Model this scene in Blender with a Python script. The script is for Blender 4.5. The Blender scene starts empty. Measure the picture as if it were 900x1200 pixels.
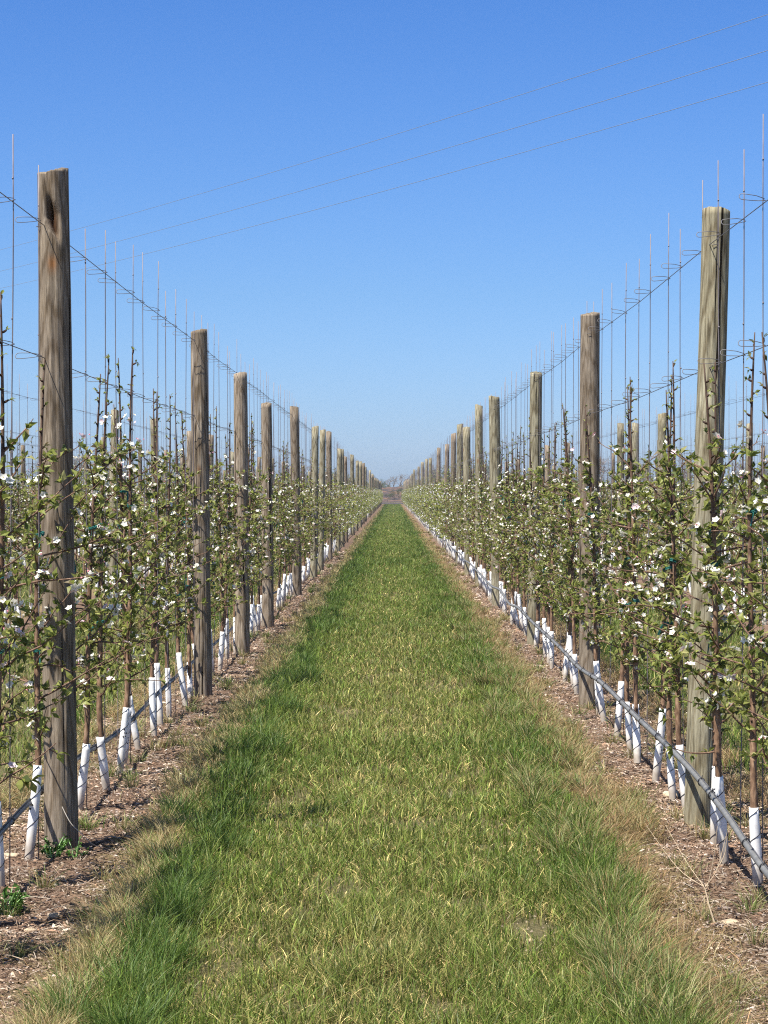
import bpy, math, random
import numpy as np
R = math.radians
PI = math.pi
C = bpy.context.scene.collection
sc = bpy.context.scene
F = 77.0 / 36.0 * 1200.0          # focal length in photo pixels
EYE = 1.6

# ------------------------------------------------------------------ helpers
def tag(o, label=None, cat=None, group=None, kind=None):
    if label: o['label'] = label
    if cat: o['category'] = cat
    if group: o['group'] = group
    if kind: o['kind'] = kind
    return o

def empty(name, loc=(0, 0, 0), rot=(0, 0, 0)):
    o = bpy.data.objects.new(name, None)
    C.objects.link(o)
    o.location = loc
    o.rotation_euler = rot
    o.empty_display_size = 0.1
    return o

class MB:
    """collects numpy geometry; builds ONE mesh"""
    def __init__(s):
        s.V = []; s.F = []; s.M = []; s.Cc = []; s.n = 0
    def add(s, V, faces, mat=0, col=(1, 1, 1)):
        V = np.asarray(V, float).reshape(-1, 3)
        if not isinstance(faces, (list, tuple)): faces = [faces]
        for f in faces:
            f = np.asarray(f, np.int64)
            if f.size == 0: continue
            s.F.append(f + s.n)
            s.M.append(np.full(len(f), mat, np.int32) if np.isscalar(mat) else np.asarray(mat, np.int32))
        s.V.append(V)
        col = np.asarray(col, float)
        if col.ndim == 1: col = np.tile(col[None, :], (len(V), 1))
        s.Cc.append(col[:, :3])
        s.n += len(V)
        return s
    def merged(s):
        return np.concatenate(s.V), s.F, s.M, np.concatenate(s.Cc)
    def mesh(s, name, mats, smooth=False):
        V = np.concatenate(s.V).astype(np.float32)
        col = np.concatenate(s.Cc)
        loops = np.concatenate([f.ravel() for f in s.F]).astype(np.int32)
        tot = np.concatenate([np.full(len(f), f.shape[1], np.int32) for f in s.F])
        mi = np.concatenate(s.M)
        st = np.zeros(len(tot), np.int32); st[1:] = np.cumsum(tot)[:-1]
        me = bpy.data.meshes.new(name)
        me.vertices.add(len(V)); me.vertices.foreach_set('co', V.ravel())
        me.loops.add(len(loops)); me.loops.foreach_set('vertex_index', loops)
        me.polygons.add(len(tot)); me.polygons.foreach_set('loop_start', st)
        me.polygons.foreach_set('loop_total', tot)
        me.polygons.foreach_set('material_index', mi)
        me.polygons.foreach_set('use_smooth', np.full(len(tot), bool(smooth)))
        a = me.attributes.new('Col', 'FLOAT_COLOR', 'POINT')
        a.data.foreach_set('color', np.concatenate([col, np.ones((len(col), 1))], 1).astype(np.float32).ravel())
        for m in (mats if isinstance(mats, (list, tuple)) else [mats]): me.materials.append(m)
        me.update(calc_edges=True)
        me.validate()
        return me
    def build(s, name, mats, parent=None, smooth=False):
        return link(name, s.mesh(name, mats, smooth), parent)

def link(name, me, parent=None, loc=None):
    o = bpy.data.objects.new(name, me)
    C.objects.link(o)
    if parent: o.parent = parent
    if loc is not None: o.location = loc
    return o

def tube(mb, pts, rad, n=6, mat=0, col=(1, 1, 1), caps=True):
    P = np.asarray(pts, float); k = len(P)
    rad = np.full(k, rad) if np.isscalar(rad) else np.asarray(rad, float)
    T = np.gradient(P, axis=0); T /= np.linalg.norm(T, axis=1)[:, None] + 1e-12
    ref = np.array([0, 0, 1.0]) if abs(T[0, 2]) < 0.8 else np.array([1.0, 0, 0])
    U = np.zeros_like(P); W = np.zeros_like(P)
    u = np.cross(T[0], ref); u /= np.linalg.norm(u)
    for i in range(k):
        u = u - T[i] * u.dot(T[i]); u /= np.linalg.norm(u) + 1e-12
        U[i] = u; W[i] = np.cross(T[i], u)
    a = np.arange(n) * 2 * PI / n
    V = P[:, None, :] + rad[:, None, None] * (np.cos(a)[None, :, None] * U[:, None, :] + np.sin(a)[None, :, None] * W[:, None, :])
    V = V.reshape(-1, 3)
    i = np.arange(k - 1)[:, None] * n; j = np.arange(n)[None, :]; j2 = (j + 1) % n
    Q = np.stack([i + j, i + j2, i + n + j2, i + n + j], -1).reshape(-1, 4)
    fs = [Q]
    if caps and n >= 3:
        c0 = np.arange(n)[::-1][None, :]; c1 = (np.arange(n) + (k - 1) * n)[None, :]
        fs += [c0, c1]
    mb.add(V, fs, mat, col)

_ng = {}
def vnoise(x, y, s, seed=0):
    """value noise 0..1"""
    if seed not in _ng: _ng[seed] = np.random.default_rng(seed + 77).random((256, 256))
    G = _ng[seed]
    x = np.asarray(x) / s; y = np.asarray(y) / s
    xi = np.floor(x).astype(int); yi = np.floor(y).astype(int)
    fx = x - xi; fy = y - yi
    fx = fx * fx * (3 - 2 * fx); fy = fy * fy * (3 - 2 * fy)
    g = lambda a, b: G[a % 256, b % 256]
    return (g(xi, yi) * (1 - fx) + g(xi + 1, yi) * fx) * (1 - fy) + (g(xi, yi + 1) * (1 - fx) + g(xi + 1, yi + 1) * fx) * fy

PITCH = 2.99
def alley(x):
    """distance from the nearest alley centre"""
    return np.abs((np.asarray(x) + PITCH / 2) % PITCH - PITCH / 2)

def gz(x, y):
    x = np.asarray(x, float); y = np.asarray(y, float)
    a = alley(x)
    soil = np.clip((a - 1.0) / 0.2, 0, 1)
    near = np.clip((60 - y) / 45, 0, 1)
    z = (vnoise(x, y, 0.55, 1) - 0.5) * 0.032 * near
    z = z + (vnoise(x, y, 0.13, 2) - 0.5) * 0.026 * near * soil
    z = z + (vnoise(x, y, 0.05, 3) - 0.5) * 0.014 * near * soil
    z = z - 0.012 * soil
    return z

# ------------------------------------------------------------------ materials
def new_mat(name):
    m = bpy.data.materials.new(name); m.use_nodes = True
    nt = m.node_tree; nt.nodes.clear()
    return m, nt
def N(nt, t, **kw):
    n = nt.nodes.new(t)
    for k, v in kw.items(): setattr(n, k, v)
    return n
def L(nt, a, b): nt.links.new(a, b)
def ramp(nt, fac, stops):
    r = N(nt, 'ShaderNodeValToRGB')
    el = r.color_ramp.elements
    while len(el) < len(stops): el.new(0.5)
    for e, (p, c) in zip(el, stops):
        e.position = p; e.color = (c[0], c[1], c[2], 1)
    L(nt, fac, r.inputs[0])
    return r.outputs[0]
def noise(nt, vec, scale, detail=4, rough=0.55, dist=0.0):
    n = N(nt, 'ShaderNodeTexNoise')
    n.inputs['Scale'].default_value = scale; n.inputs['Detail'].default_value = detail
    n.inputs['Roughness'].default_value = rough; n.inputs['Distortion'].default_value = dist
    if vec is not None: L(nt, vec, n.inputs['Vector'])
    return n.outputs['Fac']
def mapping(nt, scale=(1, 1, 1), loc=(0, 0, 0), src='Object'):
    tc = N(nt, 'ShaderNodeTexCoord'); mp = N(nt, 'ShaderNodeMapping')
    mp.inputs['Scale'].default_value = scale; mp.inputs['Location'].default_value = loc
    L(nt, tc.outputs[src], mp.inputs['Vector'])
    return mp.outputs[0]
def mixc(nt, fac, a, b, mode='MIX'):
    m = N(nt, 'ShaderNodeMix', data_type='RGBA', blend_type=mode)
    for sock, v in ((m.inputs[0], fac), (m.inputs[6], a), (m.inputs[7], b)):
        if hasattr(v, 'links'): L(nt, v, sock)
        elif isinstance(v, (int, float)): sock.default_value = v
        else: sock.default_value = (*v, 1)
    return m.outputs[2]
def math_(nt, op, a, b=0.0):
    m = N(nt, 'ShaderNodeMath', operation=op)
    for i, v in enumerate((a, b)):
        if hasattr(v, 'links'): L(nt, v, m.inputs[i])
        else: m.inputs[i].default_value = v
    return m.outputs[0]
def finish(nt, col, rough=0.8, bump=None, bstr=0.5, bdist=0.01, metallic=0.0, spec=0.3):
    b = N(nt, 'ShaderNodeBsdfPrincipled'); o = N(nt, 'ShaderNodeOutputMaterial')
    if hasattr(col, 'links'): L(nt, col, b.inputs['Base Color'])
    else: b.inputs['Base Color'].default_value = (*col, 1)
    b.inputs['Roughness'].default_value = rough
    b.inputs['Metallic'].default_value = metallic
    b.inputs['Specular IOR Level'].default_value = spec
    if bump is not None:
        bp = N(nt, 'ShaderNodeBump'); bp.inputs['Strength'].default_value = bstr
        bp.inputs['Distance'].default_value = bdist
        L(nt, bump, bp.inputs['Height']); L(nt, bp.outputs[0], b.inputs['Normal'])
    L(nt, b.outputs[0], o.inputs[0])
    return b

def mat_vcol(name, trans=0.0, rough=0.6, spec=0.2, tint=None):
    """colour from the mesh's own Col attribute, optional translucency"""
    m, nt = new_mat(name)
    at = N(nt, 'ShaderNodeAttribute', attribute_name='Col')
    col = at.outputs['Color']
    if tint: col = mixc(nt, 1.0, col, tint, 'MULTIPLY')
    b = N(nt, 'ShaderNodeBsdfPrincipled'); o = N(nt, 'ShaderNodeOutputMaterial')
    L(nt, col, b.inputs['Base Color']); b.inputs['Roughness'].default_value = rough
    b.inputs['Specular IOR Level'].default_value = spec
    if trans > 0:
        t = N(nt, 'ShaderNodeBsdfTranslucent'); mx = N(nt, 'ShaderNodeMixShader')
        L(nt, col, t.inputs[0]); mx.inputs[0].default_value = trans
        L(nt, b.outputs[0], mx.inputs[1]); L(nt, t.outputs[0], mx.inputs[2]); L(nt, mx.outputs[0], o.inputs[0])
    else:
        L(nt, b.outputs[0], o.inputs[0])
    return m

def mat_wood(name, ca, cb, cc):
    m, nt = new_mat(name)
    oi = N(nt, 'ShaderNodeObjectInfo')
    tc = N(nt, 'ShaderNodeTexCoord')
    ad = N(nt, 'ShaderNodeVectorMath', operation='ADD')
    sc_ = N(nt, 'ShaderNodeVectorMath', operation='SCALE'); sc_.inputs[0].default_value = (3, 7, 31)
    L(nt, oi.outputs['Random'], sc_.inputs['Scale'])
    L(nt, tc.outputs['Object'], ad.inputs[0]); L(nt, sc_.outputs[0], ad.inputs[1])
    def mp(s):
        q = N(nt, 'ShaderNodeMapping'); q.inputs['Scale'].default_value = s
        L(nt, ad.outputs[0], q.inputs['Vector']); return q.outputs[0]
    fine = noise(nt, mp((1, 1, 0.045)), 170, 6, 0.75, 0.35)
    coarse = noise(nt, mp((1, 1, 0.14)), 22, 4, 0.6, 1.2)
    blot = noise(nt, mp((1, 1, 0.5)), 5, 4, 0.6, 0.2)
    # cathedral grain rings
    wv = N(nt, 'ShaderNodeTexWave', wave_type='RINGS', rings_direction='X')
    wv.inputs['Scale'].default_value = 11; wv.inputs['Distortion'].default_value = 6
    wv.inputs['Detail'].default_value = 3; wv.inputs['Detail Scale'].default_value = 1.3
    L(nt, mp((1, 1, 0.16)), wv.inputs['Vector'])
    base = ramp(nt, coarse, [(0.3, ca), (0.52, cb), (0.72, cc)])
    g = ramp(nt, fine, [(0.36, (0.42, 0.40, 0.37)), (0.47, (0.82, 0.81, 0.8)), (0.56, (1.08, 1.08, 1.08)), (0.66, (1.35, 1.35, 1.35))])
    c1 = mixc(nt, 1.0, base, g, 'MULTIPLY')
    ring = ramp(nt, wv.outputs['Fac'], [(0.0, (0.62, 0.57, 0.5)), (0.35, (1, 1, 1)), (1.0, (1.08, 1.08, 1.06))])
    c2 = mixc(nt, 0.8, c1, ring, 'MULTIPLY')
    bl = ramp(nt, blot, [(0.35, (0.84, 0.81, 0.75)), (0.6, (1.04, 1.04, 1.04))])
    c3 = mixc(nt, 0.9, c2, bl, 'MULTIPLY')
    # knots: sparse orange-brown ovals
    vo = N(nt, 'ShaderNodeTexVoronoi'); vo.inputs['Scale'].default_value = 3.4
    L(nt, mp((1.0, 1.0, 0.55)), vo.inputs['Vector'])
    kn = ramp(nt, vo.outputs['Distance'], [(0.03, (1, 1, 1)), (0.11, (0, 0, 0))])
    c4 = mixc(nt, math_(nt, 'MULTIPLY', kn, 0.75), c3, (0.17, 0.085, 0.035))
    # long drying cracks
    ck = noise(nt, mp((1, 1, 0.02)), 38, 2, 0.5, 0.6)
    ckm = ramp(nt, ck, [(0.33, (0.06, 0.05, 0.045)), (0.36, (1, 1, 1))])
    c5 = mixc(nt, 1.0, c4, ckm, 'MULTIPLY')
    at = N(nt, 'ShaderNodeAttribute', attribute_name='Col')
    c5 = mixc(nt, 1.0, c5, at.outputs['Color'], 'MULTIPLY')
    rnd = N(nt, 'ShaderNodeMapRange'); rnd.inputs[3].default_value = 0.82; rnd.inputs[4].default_value = 1.15
    L(nt, oi.outputs['Random'], rnd.inputs[0])
    hs = N(nt, 'ShaderNodeHueSaturation'); L(nt, c5, hs.inputs['Color']); L(nt, rnd.outputs[0], hs.inputs['Value'])
    hgt = math_(nt, 'ADD', math_(nt, 'MULTIPLY', fine, 0.6), math_(nt, 'MULTIPLY', ckm, 0.8))
    finish(nt, hs.outputs[0], 0.9, hgt, 0.9, 0.004, spec=0.15)
    return m

WOOD_BROWN = mat_wood('weathered_brown_wood', (0.18, 0.145, 0.110), (0.26, 0.212, 0.160), (0.36, 0.305, 0.24))
WOOD_GREY = mat_wood('weathered_grey_wood', (0.19, 0.172, 0.12), (0.275, 0.25, 0.175), (0.37, 0.345, 0.25))

def mat_simple(name, c, rough=0.6, metallic=0.0, nscale=30, var=0.25, spec=0.3, bstr=0.2):
    m, nt = new_mat(name)
    n = noise(nt, mapping(nt), nscale, 4)
    lo = tuple(x * (1 - var) for x in c); hi = tuple(min(1, x * (1 + var)) for x in c)
    finish(nt, ramp(nt, n, [(0.3, lo), (0.7, hi)]), rough, n, bstr, 0.003, metallic, spec)
    return m
STEEL = mat_simple('galvanised_wire', (0.13, 0.125, 0.13), 0.55, 0.3)
RODM = mat_simple('painted_steel_rod', (0.19, 0.165, 0.17), 0.55, 0.2, 12)
LINEM = mat_simple('aluminium_line', (0.22, 0.26, 0.32), 0.5, 0.1)
HOSE = mat_simple('grey_irrigation_hose', (0.145, 0.145, 0.142), 0.5, 0, 20)
HOSEB = mat_simple('black_plastic', (0.02, 0.02, 0.022), 0.5, 0, 20)
TIE = mat_simple('teal_tape', (0.012, 0.105, 0.085), 0.5, 0, 30)
BLACK = mat_simple('dark_seam', (0.012, 0.012, 0.014), 0.7)
STRING = mat_simple('pale_twine', (0.5, 0.45, 0.38), 0.8)
STRAW = mat_simple('dry_stem', (0.42, 0.33, 0.22), 0.85, 0, 40)
STONE = mat_simple('pale_stone', (0.44, 0.34, 0.23), 0.9, 0, 28, 0.35, 0.2, 0.8)

def mat_guard():
    m, nt = new_mat('white_plastic_guard')
    n1 = noise(nt, mapping(nt, (1, 1, 0.6)), 26, 5)
    n2 = noise(nt, mapping(nt), 9, 3)
    c = ramp(nt, n1, [(0.30, (0.60, 0.58, 0.53)), (0.48, (0.82, 0.81, 0.78)), (0.8, (0.87, 0.86, 0.84))])
    tc = N(nt, 'ShaderNodeTexCoord'); sx = N(nt, 'ShaderNodeSeparateXYZ'); L(nt, tc.outputs['Object'], sx.inputs[0])
    z = math_(nt, 'SUBTRACT', sx.outputs[2], math_(nt, 'MULTIPLY', n2, 0.10))
    d = ramp(nt, z, [(0.0, (0.42, 0.34, 0.25)), (0.05, (0.80, 0.74, 0.66)), (0.11, (1, 1, 1))])   # mud splashed on the foot
    finish(nt, mixc(nt, 0.8, c, d, 'MULTIPLY'), 0.42, n1, 0.15, 0.002, spec=0.4)
    return m
GUARD = mat_guard()

def mat_bark():
    m, nt = new_mat('young_bark')
    v = mapping(nt, (1, 1, 0.35))
    n1 = noise(nt, v, 60, 5, 0.6); n2 = noise(nt, mapping(nt), 6, 3)
    c = ramp(nt, n1, [(0.3, (0.075, 0.050, 0.035)), (0.5, (0.20, 0.135, 0.088)), (0.7, (0.36, 0.27, 0.19))])
    c = mixc(nt, 0.7, c, ramp(nt, n2, [(0.35, (0.55, 0.5, 0.5)), (0.62, (1.1, 1.05, 1.0))]), 'MULTIPLY')
    at = N(nt, 'ShaderNodeAttribute', attribute_name='Col')
    c = mixc(nt, 1.0, c, at.outputs['Color'], 'MULTIPLY')
    finish(nt, c, 0.75, n1, 0.6, 0.003, spec=0.25)
    return m
BARK = mat_bark()
LEAF = mat_vcol('apple_leaf', 0.45, 0.5, 0.3)
PETAL = mat_vcol('blossom_petal', 0.30, 0.6, 0.2)
GRASS = mat_vcol('grass_blade', 0.30, 0.5, 0.3)
LITTER = mat_vcol('ground_litter', 0.0, 0.9, 0.1)

def mat_ground():
    m, nt = new_mat('orchard_ground')
    tc = N(nt, 'ShaderNodeTexCoord'); sx = N(nt, 'ShaderNodeSeparateXYZ'); L(nt, tc.outputs['Object'], sx.inputs[0])
    o = tc.outputs['Object']
    wob = noise(nt, o, 1.6, 4, 0.6)
    wobf = noise(nt, o, 9, 4, 0.6)
    x = math_(nt, 'ADD', sx.outputs[0], math_(nt, 'MULTIPLY', math_(nt, 'SUBTRACT', wob, 0.5), 0.5))
    x = math_(nt, 'ADD', x, math_(nt, 'MULTIPLY', math_(nt, 'SUBTRACT', wobf, 0.5), 0.25))
    f = math_(nt, 'FRACT', math_(nt, 'ADD', math_(nt, 'DIVIDE', x, PITCH), 0.5))
    a = math_(nt, 'MULTIPLY', math_(nt, 'ABSOLUTE', math_(nt, 'SUBTRACT', f, 0.5)), PITCH)
    big = noise(nt, o, 3.0, 5, 0.6); mid = noise(nt, o, 22, 6, 0.7); fine = noise(nt, o, 120, 6, 0.75)
    soil = ramp(nt, fine, [(0.30, (0.05, 0.035, 0.027)), (0.45, (0.16, 0.112, 0.083)), (0.60, (0.28, 0.208, 0.158)), (0.75, (0.43, 0.34, 0.265))])
    soil = mixc(nt, 0.85, soil, ramp(nt, mid, [(0.35, (0.6, 0.54, 0.5)), (0.6, (1.1, 1.05, 1.0))]), 'MULTIPLY')
    soil = mixc(nt, 0.7, soil, ramp(nt, big, [(0.35, (0.7, 0.66, 0.62)), (0.65, (1.15, 1.05, 0.95))]), 'MULTIPLY')
    thatch = ramp(nt, fine, [(0.3, (0.07, 0.05, 0.025)), (0.5, (0.21, 0.155, 0.08)), (0.7, (0.38, 0.29, 0.16))])
    turf = ramp(nt, fine, [(0.3, (0.045, 0.040, 0.020)), (0.48, (0.11, 0.10, 0.045)), (0.62, (0.20, 0.165, 0.09)), (0.75, (0.33, 0.27, 0.17))])
    w1 = ramp(nt, a, [(0.93 / 2, (0, 0, 0)), (1.08 / 2, (1, 1, 1))])
    # ramps work on 0..1, so halve the distance first
    ah = math_(nt, 'MULTIPLY', a, 0.5)
    w1 = ramp(nt, ah, [(0.47, (0, 0, 0)), (0.54, (1, 1, 1))])
    w2 = ramp(nt, ah, [(0.57, (0, 0, 0)), (0.66, (1, 1, 1))])
    c = mixc(nt, w1, turf, thatch); c = mixc(nt, w2, c, soil)
    # beyond the orchard: rough fields
    yy = math_(nt, 'DIVIDE', sx.outputs[1], 1000.0)
    far = ramp(nt, yy, [(0.292, (0, 0, 0)), (0.294, (1, 1, 1))])
    field = ramp(nt, noise(nt, o, 0.05, 5, 0.6), [(0.35, (0.13, 0.105, 0.06)), (0.6, (0.09, 0.11, 0.04))])
    c = mixc(nt, far, c, field)
    h = math_(nt, 'ADD', math_(nt, 'MULTIPLY', fine, 0.5), mid)
    finish(nt, c, 0.95, h, 0.9, 0.02, spec=0.1)
    return m
GROUND = mat_ground()

# ------------------------------------------------------------------ ground sheet
def graded(lo, hi, step, outer, grow=1.35):
    core = list(np.arange(lo, hi + 1e-6, step))
    s = step; v = hi; r = []
    while v < outer: s *= grow; v += s; r.append(v)
    s = step; v = lo; l = []
    while v > -outer: s *= grow; v -= s; l.append(v)
    return np.array(l[::-1] + core + r)
xs = graded(-2.1, 2.1, 0.03, 3000, 1.22)
ys = [-40, -20, -8, 0, 3, 4.5, 5.5]
y = 6.0
while y < 4000:
    ys.append(y)
    y += 0.026 * (y / 6.0) ** 1.35 if y < 60 else (y * 0.02 if y < 330 else y * 0.08)
ys = np.array([-3000.0, -300.0] + ys)
X, Y = np.meshgrid(xs, ys)
Z = gz(X, Y)
g = MB()
nx, ny = len(xs), len(ys)
i = np.arange(ny - 1)[:, None] * nx; j = np.arange(nx - 1)[None, :]
Q = np.stack([i + j, i + j + 1, i + nx + j + 1, i + nx + j], -1).reshape(-1, 4)
g.add(np.stack([X, Y, Z], -1).reshape(-1, 3), Q)
tag(g.build('ground', GROUND, smooth=True), 'orchard ground with soil strips and turf', kind='structure')

# ------------------------------------------------------------------ posts
rng = random.Random(4)
def off2y(X_, off): return F * X_ / off
L_off = [390, 222, 176, 146, 112, 92.5, 84.4, 73.6, 64, 59, 54.4, 46.6, 42, 38, 34.6, 31.6, 27, 25, 23.5, 22, 20.5, 19.2, 18, 17, 16]
L_top = [377, 189, 139, 104, 100, 77, 73, 71, 51, 50, 42, 44, 37, 36, 34, 30, 26]
R_off = [359, 231, 165, 123, 102, 89, 78, 70, 62, 52.7, 45.5, 40, 34.4, 30, 26, 23, 21, 19.5, 18, 17, 16]
R_top = [329, 209, 140, 112, 102, 76, 80, 69, 56, 52, 40, 39, 36, 30, 30]
YEND = 290.0
def row_posts(Xr, offs, tops, seed):
    r = random.Random(seed); out = []
    for k, o in enumerate(offs):
        y = off2y(abs(Xr), o)
        if k == 0: y = 9.83 if Xr < 0 else 10.6
        h = EYE + tops[k] / o * abs(Xr) if k < len(tops) else r.uniform(2.75, 3.0)
        if k == 0: h = 3.04 if Xr < 0 else 2.96
        out.append((y, max(2.6, min(3.12, h))))
    y = out[-1][0] + r.uniform(6, 8)
    while y < YEND - 2:
        out.append((y, r.uniform(2.7, 3.02))); y += r.uniform(5.5, 8)
    return out
def far_posts(start, seed):
    r = random.Random(seed); out = []
    y = start[-1]
    for s in start: out.append((s, r.uniform(2.85, 3.1)))
    y += r.uniform(6, 8)
    while y < YEND - 3:
        out.append((y, r.uniform(2.7, 3.02))); y += r.uniform(6, 8)
    return out
ROWS = {}   # (side, k) -> (X, posts)
ROWS[('left', 1)] = (-1.49, row_posts(-1.49, L_off, L_top, 1))
ROWS[('right', 1)] = (1.485, row_posts(1.485, R_off, R_top, 2))
ROWS[('left', 2)] = (-4.48, far_posts([35.0, 41.5, 48.3, 53.5], 3))
ROWS[('right', 2)] = (4.47, far_posts([36.4, 40.5, 43.0, 49.5, 56.0, 63.0], 4))
ROWS[('left', 3)] = (-7.47, far_posts([47.0, 57.0], 5))
ROWS[('right', 3)] = (7.46, far_posts([46.0, 61.0], 6))
ROWS[('left', 4)] = (-10.46, far_posts([62.0], 7))
ROWS[('right', 4)] = (10.45, far_posts([62.0], 8))
ORD = ['first', 'second', 'third', 'fourth', 'fifth', 'sixth', 'seventh', 'eighth', 'ninth', 'tenth', 'eleventh', 'twelfth',
       'thirteenth', 'fourteenth', 'fifteenth', 'sixteenth', 'seventeenth', 'eighteenth', 'nineteenth', 'twentieth']
def rowname(side, k):
    if k == 1: return 'of the row edging the path on the %s' % side
    return 'of the %s row %s of the path' % (ORD[k - 1], side)

def post_mesh(name, seed, h, r, segs, rings, mat, notch=False, rough=1.0):
    rr = np.random.default_rng(seed)
    z = np.linspace(-0.25, h, rings)
    if notch: z = np.concatenate([np.linspace(-0.25, h - 0.45, rings - 46), np.linspace(h - 0.45, h, 47)[1:]])
    a = np.arange(segs) * 2 * PI / segs
    A, Zz = np.meshgrid(a, z)
    ph = rr.random(8) * 6.28
    rad = r * (1.03 - 0.08 * (Zz + 0.25) / (h + 0.25))
    rad = rad * (1 + rough * (0.018 * np.sin(A * 2 + ph[0] + Zz * 0.7) + 0.014 * np.sin(A * 3 + ph[1] - Zz * 1.1) + 0.010 * np.sin(A * 7 + ph[2] + Zz * 0.5)))
    rad = rad * (1 + rough * 0.012 * np.sin(Zz * 5 + ph[3] + A))
    if segs > 20:
        rad += rough * (vnoise(A * 9 + 40, Zz * 1.3, 1.0, 11) - 0.5) * 0.006
        rad += rough * (vnoise(A * 20 + 90, Zz * 1.0, 1.0, 12) - 0.5) * 0.003
    colr = np.ones((rings * segs, 3))
    if notch:
        # gouge on the camera side: a slot from the top edge down into a rotten hole
        ac = 3 * PI / 2 - 0.42      # facing -Y, a little to the left
        def dang(c): return (A - c + PI) % (2 * PI) - PI
        t = np.clip((h - Zz) / 0.20, 0, 1)
        soft = 0
        slot = np.exp(-(dang(ac + t * 0.3) / 0.30) ** 4) * (Zz > h - 0.22)
        hole = np.exp(-(dang(ac + 0.52) / 0.42) ** 4 - ((Zz - (h - 0.215 - 0.10 * dang(ac + 0.52))) / 0.062) ** 4)
        rad = rad - 0.017 * slot - 0.044 * hole
        dark = np.clip(hole * 1.2, 0, 1).reshape(-1, 1)
        colr = colr * (1 - dark) + np.array([0.30, 0.18, 0.11]) * dark
        sl = (slot * 0.45).reshape(-1, 1); colr = colr * (1 - sl) + np.array([0.55, 0.5, 0.42]) * sl
        kn = np.exp(-(dang(ac + 0.45) / 0.28) ** 2 - ((Zz - (h - 0.42)) / 0.035) ** 2).reshape(-1, 1)
        colr = colr * (1 - kn) + np.array([1.25, 0.72, 0.38]) * kn
    V = np.stack([np.cos(A) * rad, np.sin(A) * rad, Zz], -1).reshape(-1, 3)
    # rough sawn top
    top = V[-segs:]
    top[:, 2] += (rr.random(segs) - 0.5) * 0.006 + 0.012 * np.cos(a * 1 + ph[4])
    V[-segs:] = top
    mb = MB()
    i = np.arange(rings - 1)[:, None] * segs; j = np.arange(segs)[None, :]; j2 = (j + 1) % segs
    Q = np.stack([i + j, i + j2, i + segs + j2, i + segs + j], -1).reshape(-1, 4)
    base = len(V)
    inner = V[-segs:] * np.array([0.55, 0.55, 1]); inner[:, 2] += 0.004
    cen = np.array([[0, 0, h + 0.004]])
    V = np.concatenate([V, inner, cen])
    o = (rings - 1) * segs
    j = np.arange(segs); j2 = (j + 1) % segs
    Q2 = np.stack([o + j, o + j2, base + j2, base + j], -1)
    T = np.stack([base + j, base + j2, np.full(segs, base + segs)], -1)
    cc = np.concatenate([colr, np.tile([0.8, 0.8, 0.78], (segs + 1, 1))])
    mb.add(V, [Q, Q2, T], 0, cc)
    return mb.mesh(name, mat, smooth=True)

DARKROT = mat_simple('rotten_wood', (0.05, 0.028, 0.016), 0.95, 0, 60, 0.5)
far_variants = [post_mesh('wood_post', 50 + q, 2.9, 0.071, 16, 14, WOOD_BROWN if q % 2 else WOOD_GREY) for q in range(6)]
def staple(mb, x, y, z, ang=0.3):
    dx = 0.012 * math.cos(ang); dz = 0.012 * math.sin(ang)
    tube(mb, [(x - dx, y + 0.012, z - dz), (x - dx, y - 0.006, z - dz), (x + dx, y - 0.006, z + dz), (x + dx, y + 0.012, z + dz)], 0.0018, 5)

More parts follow.
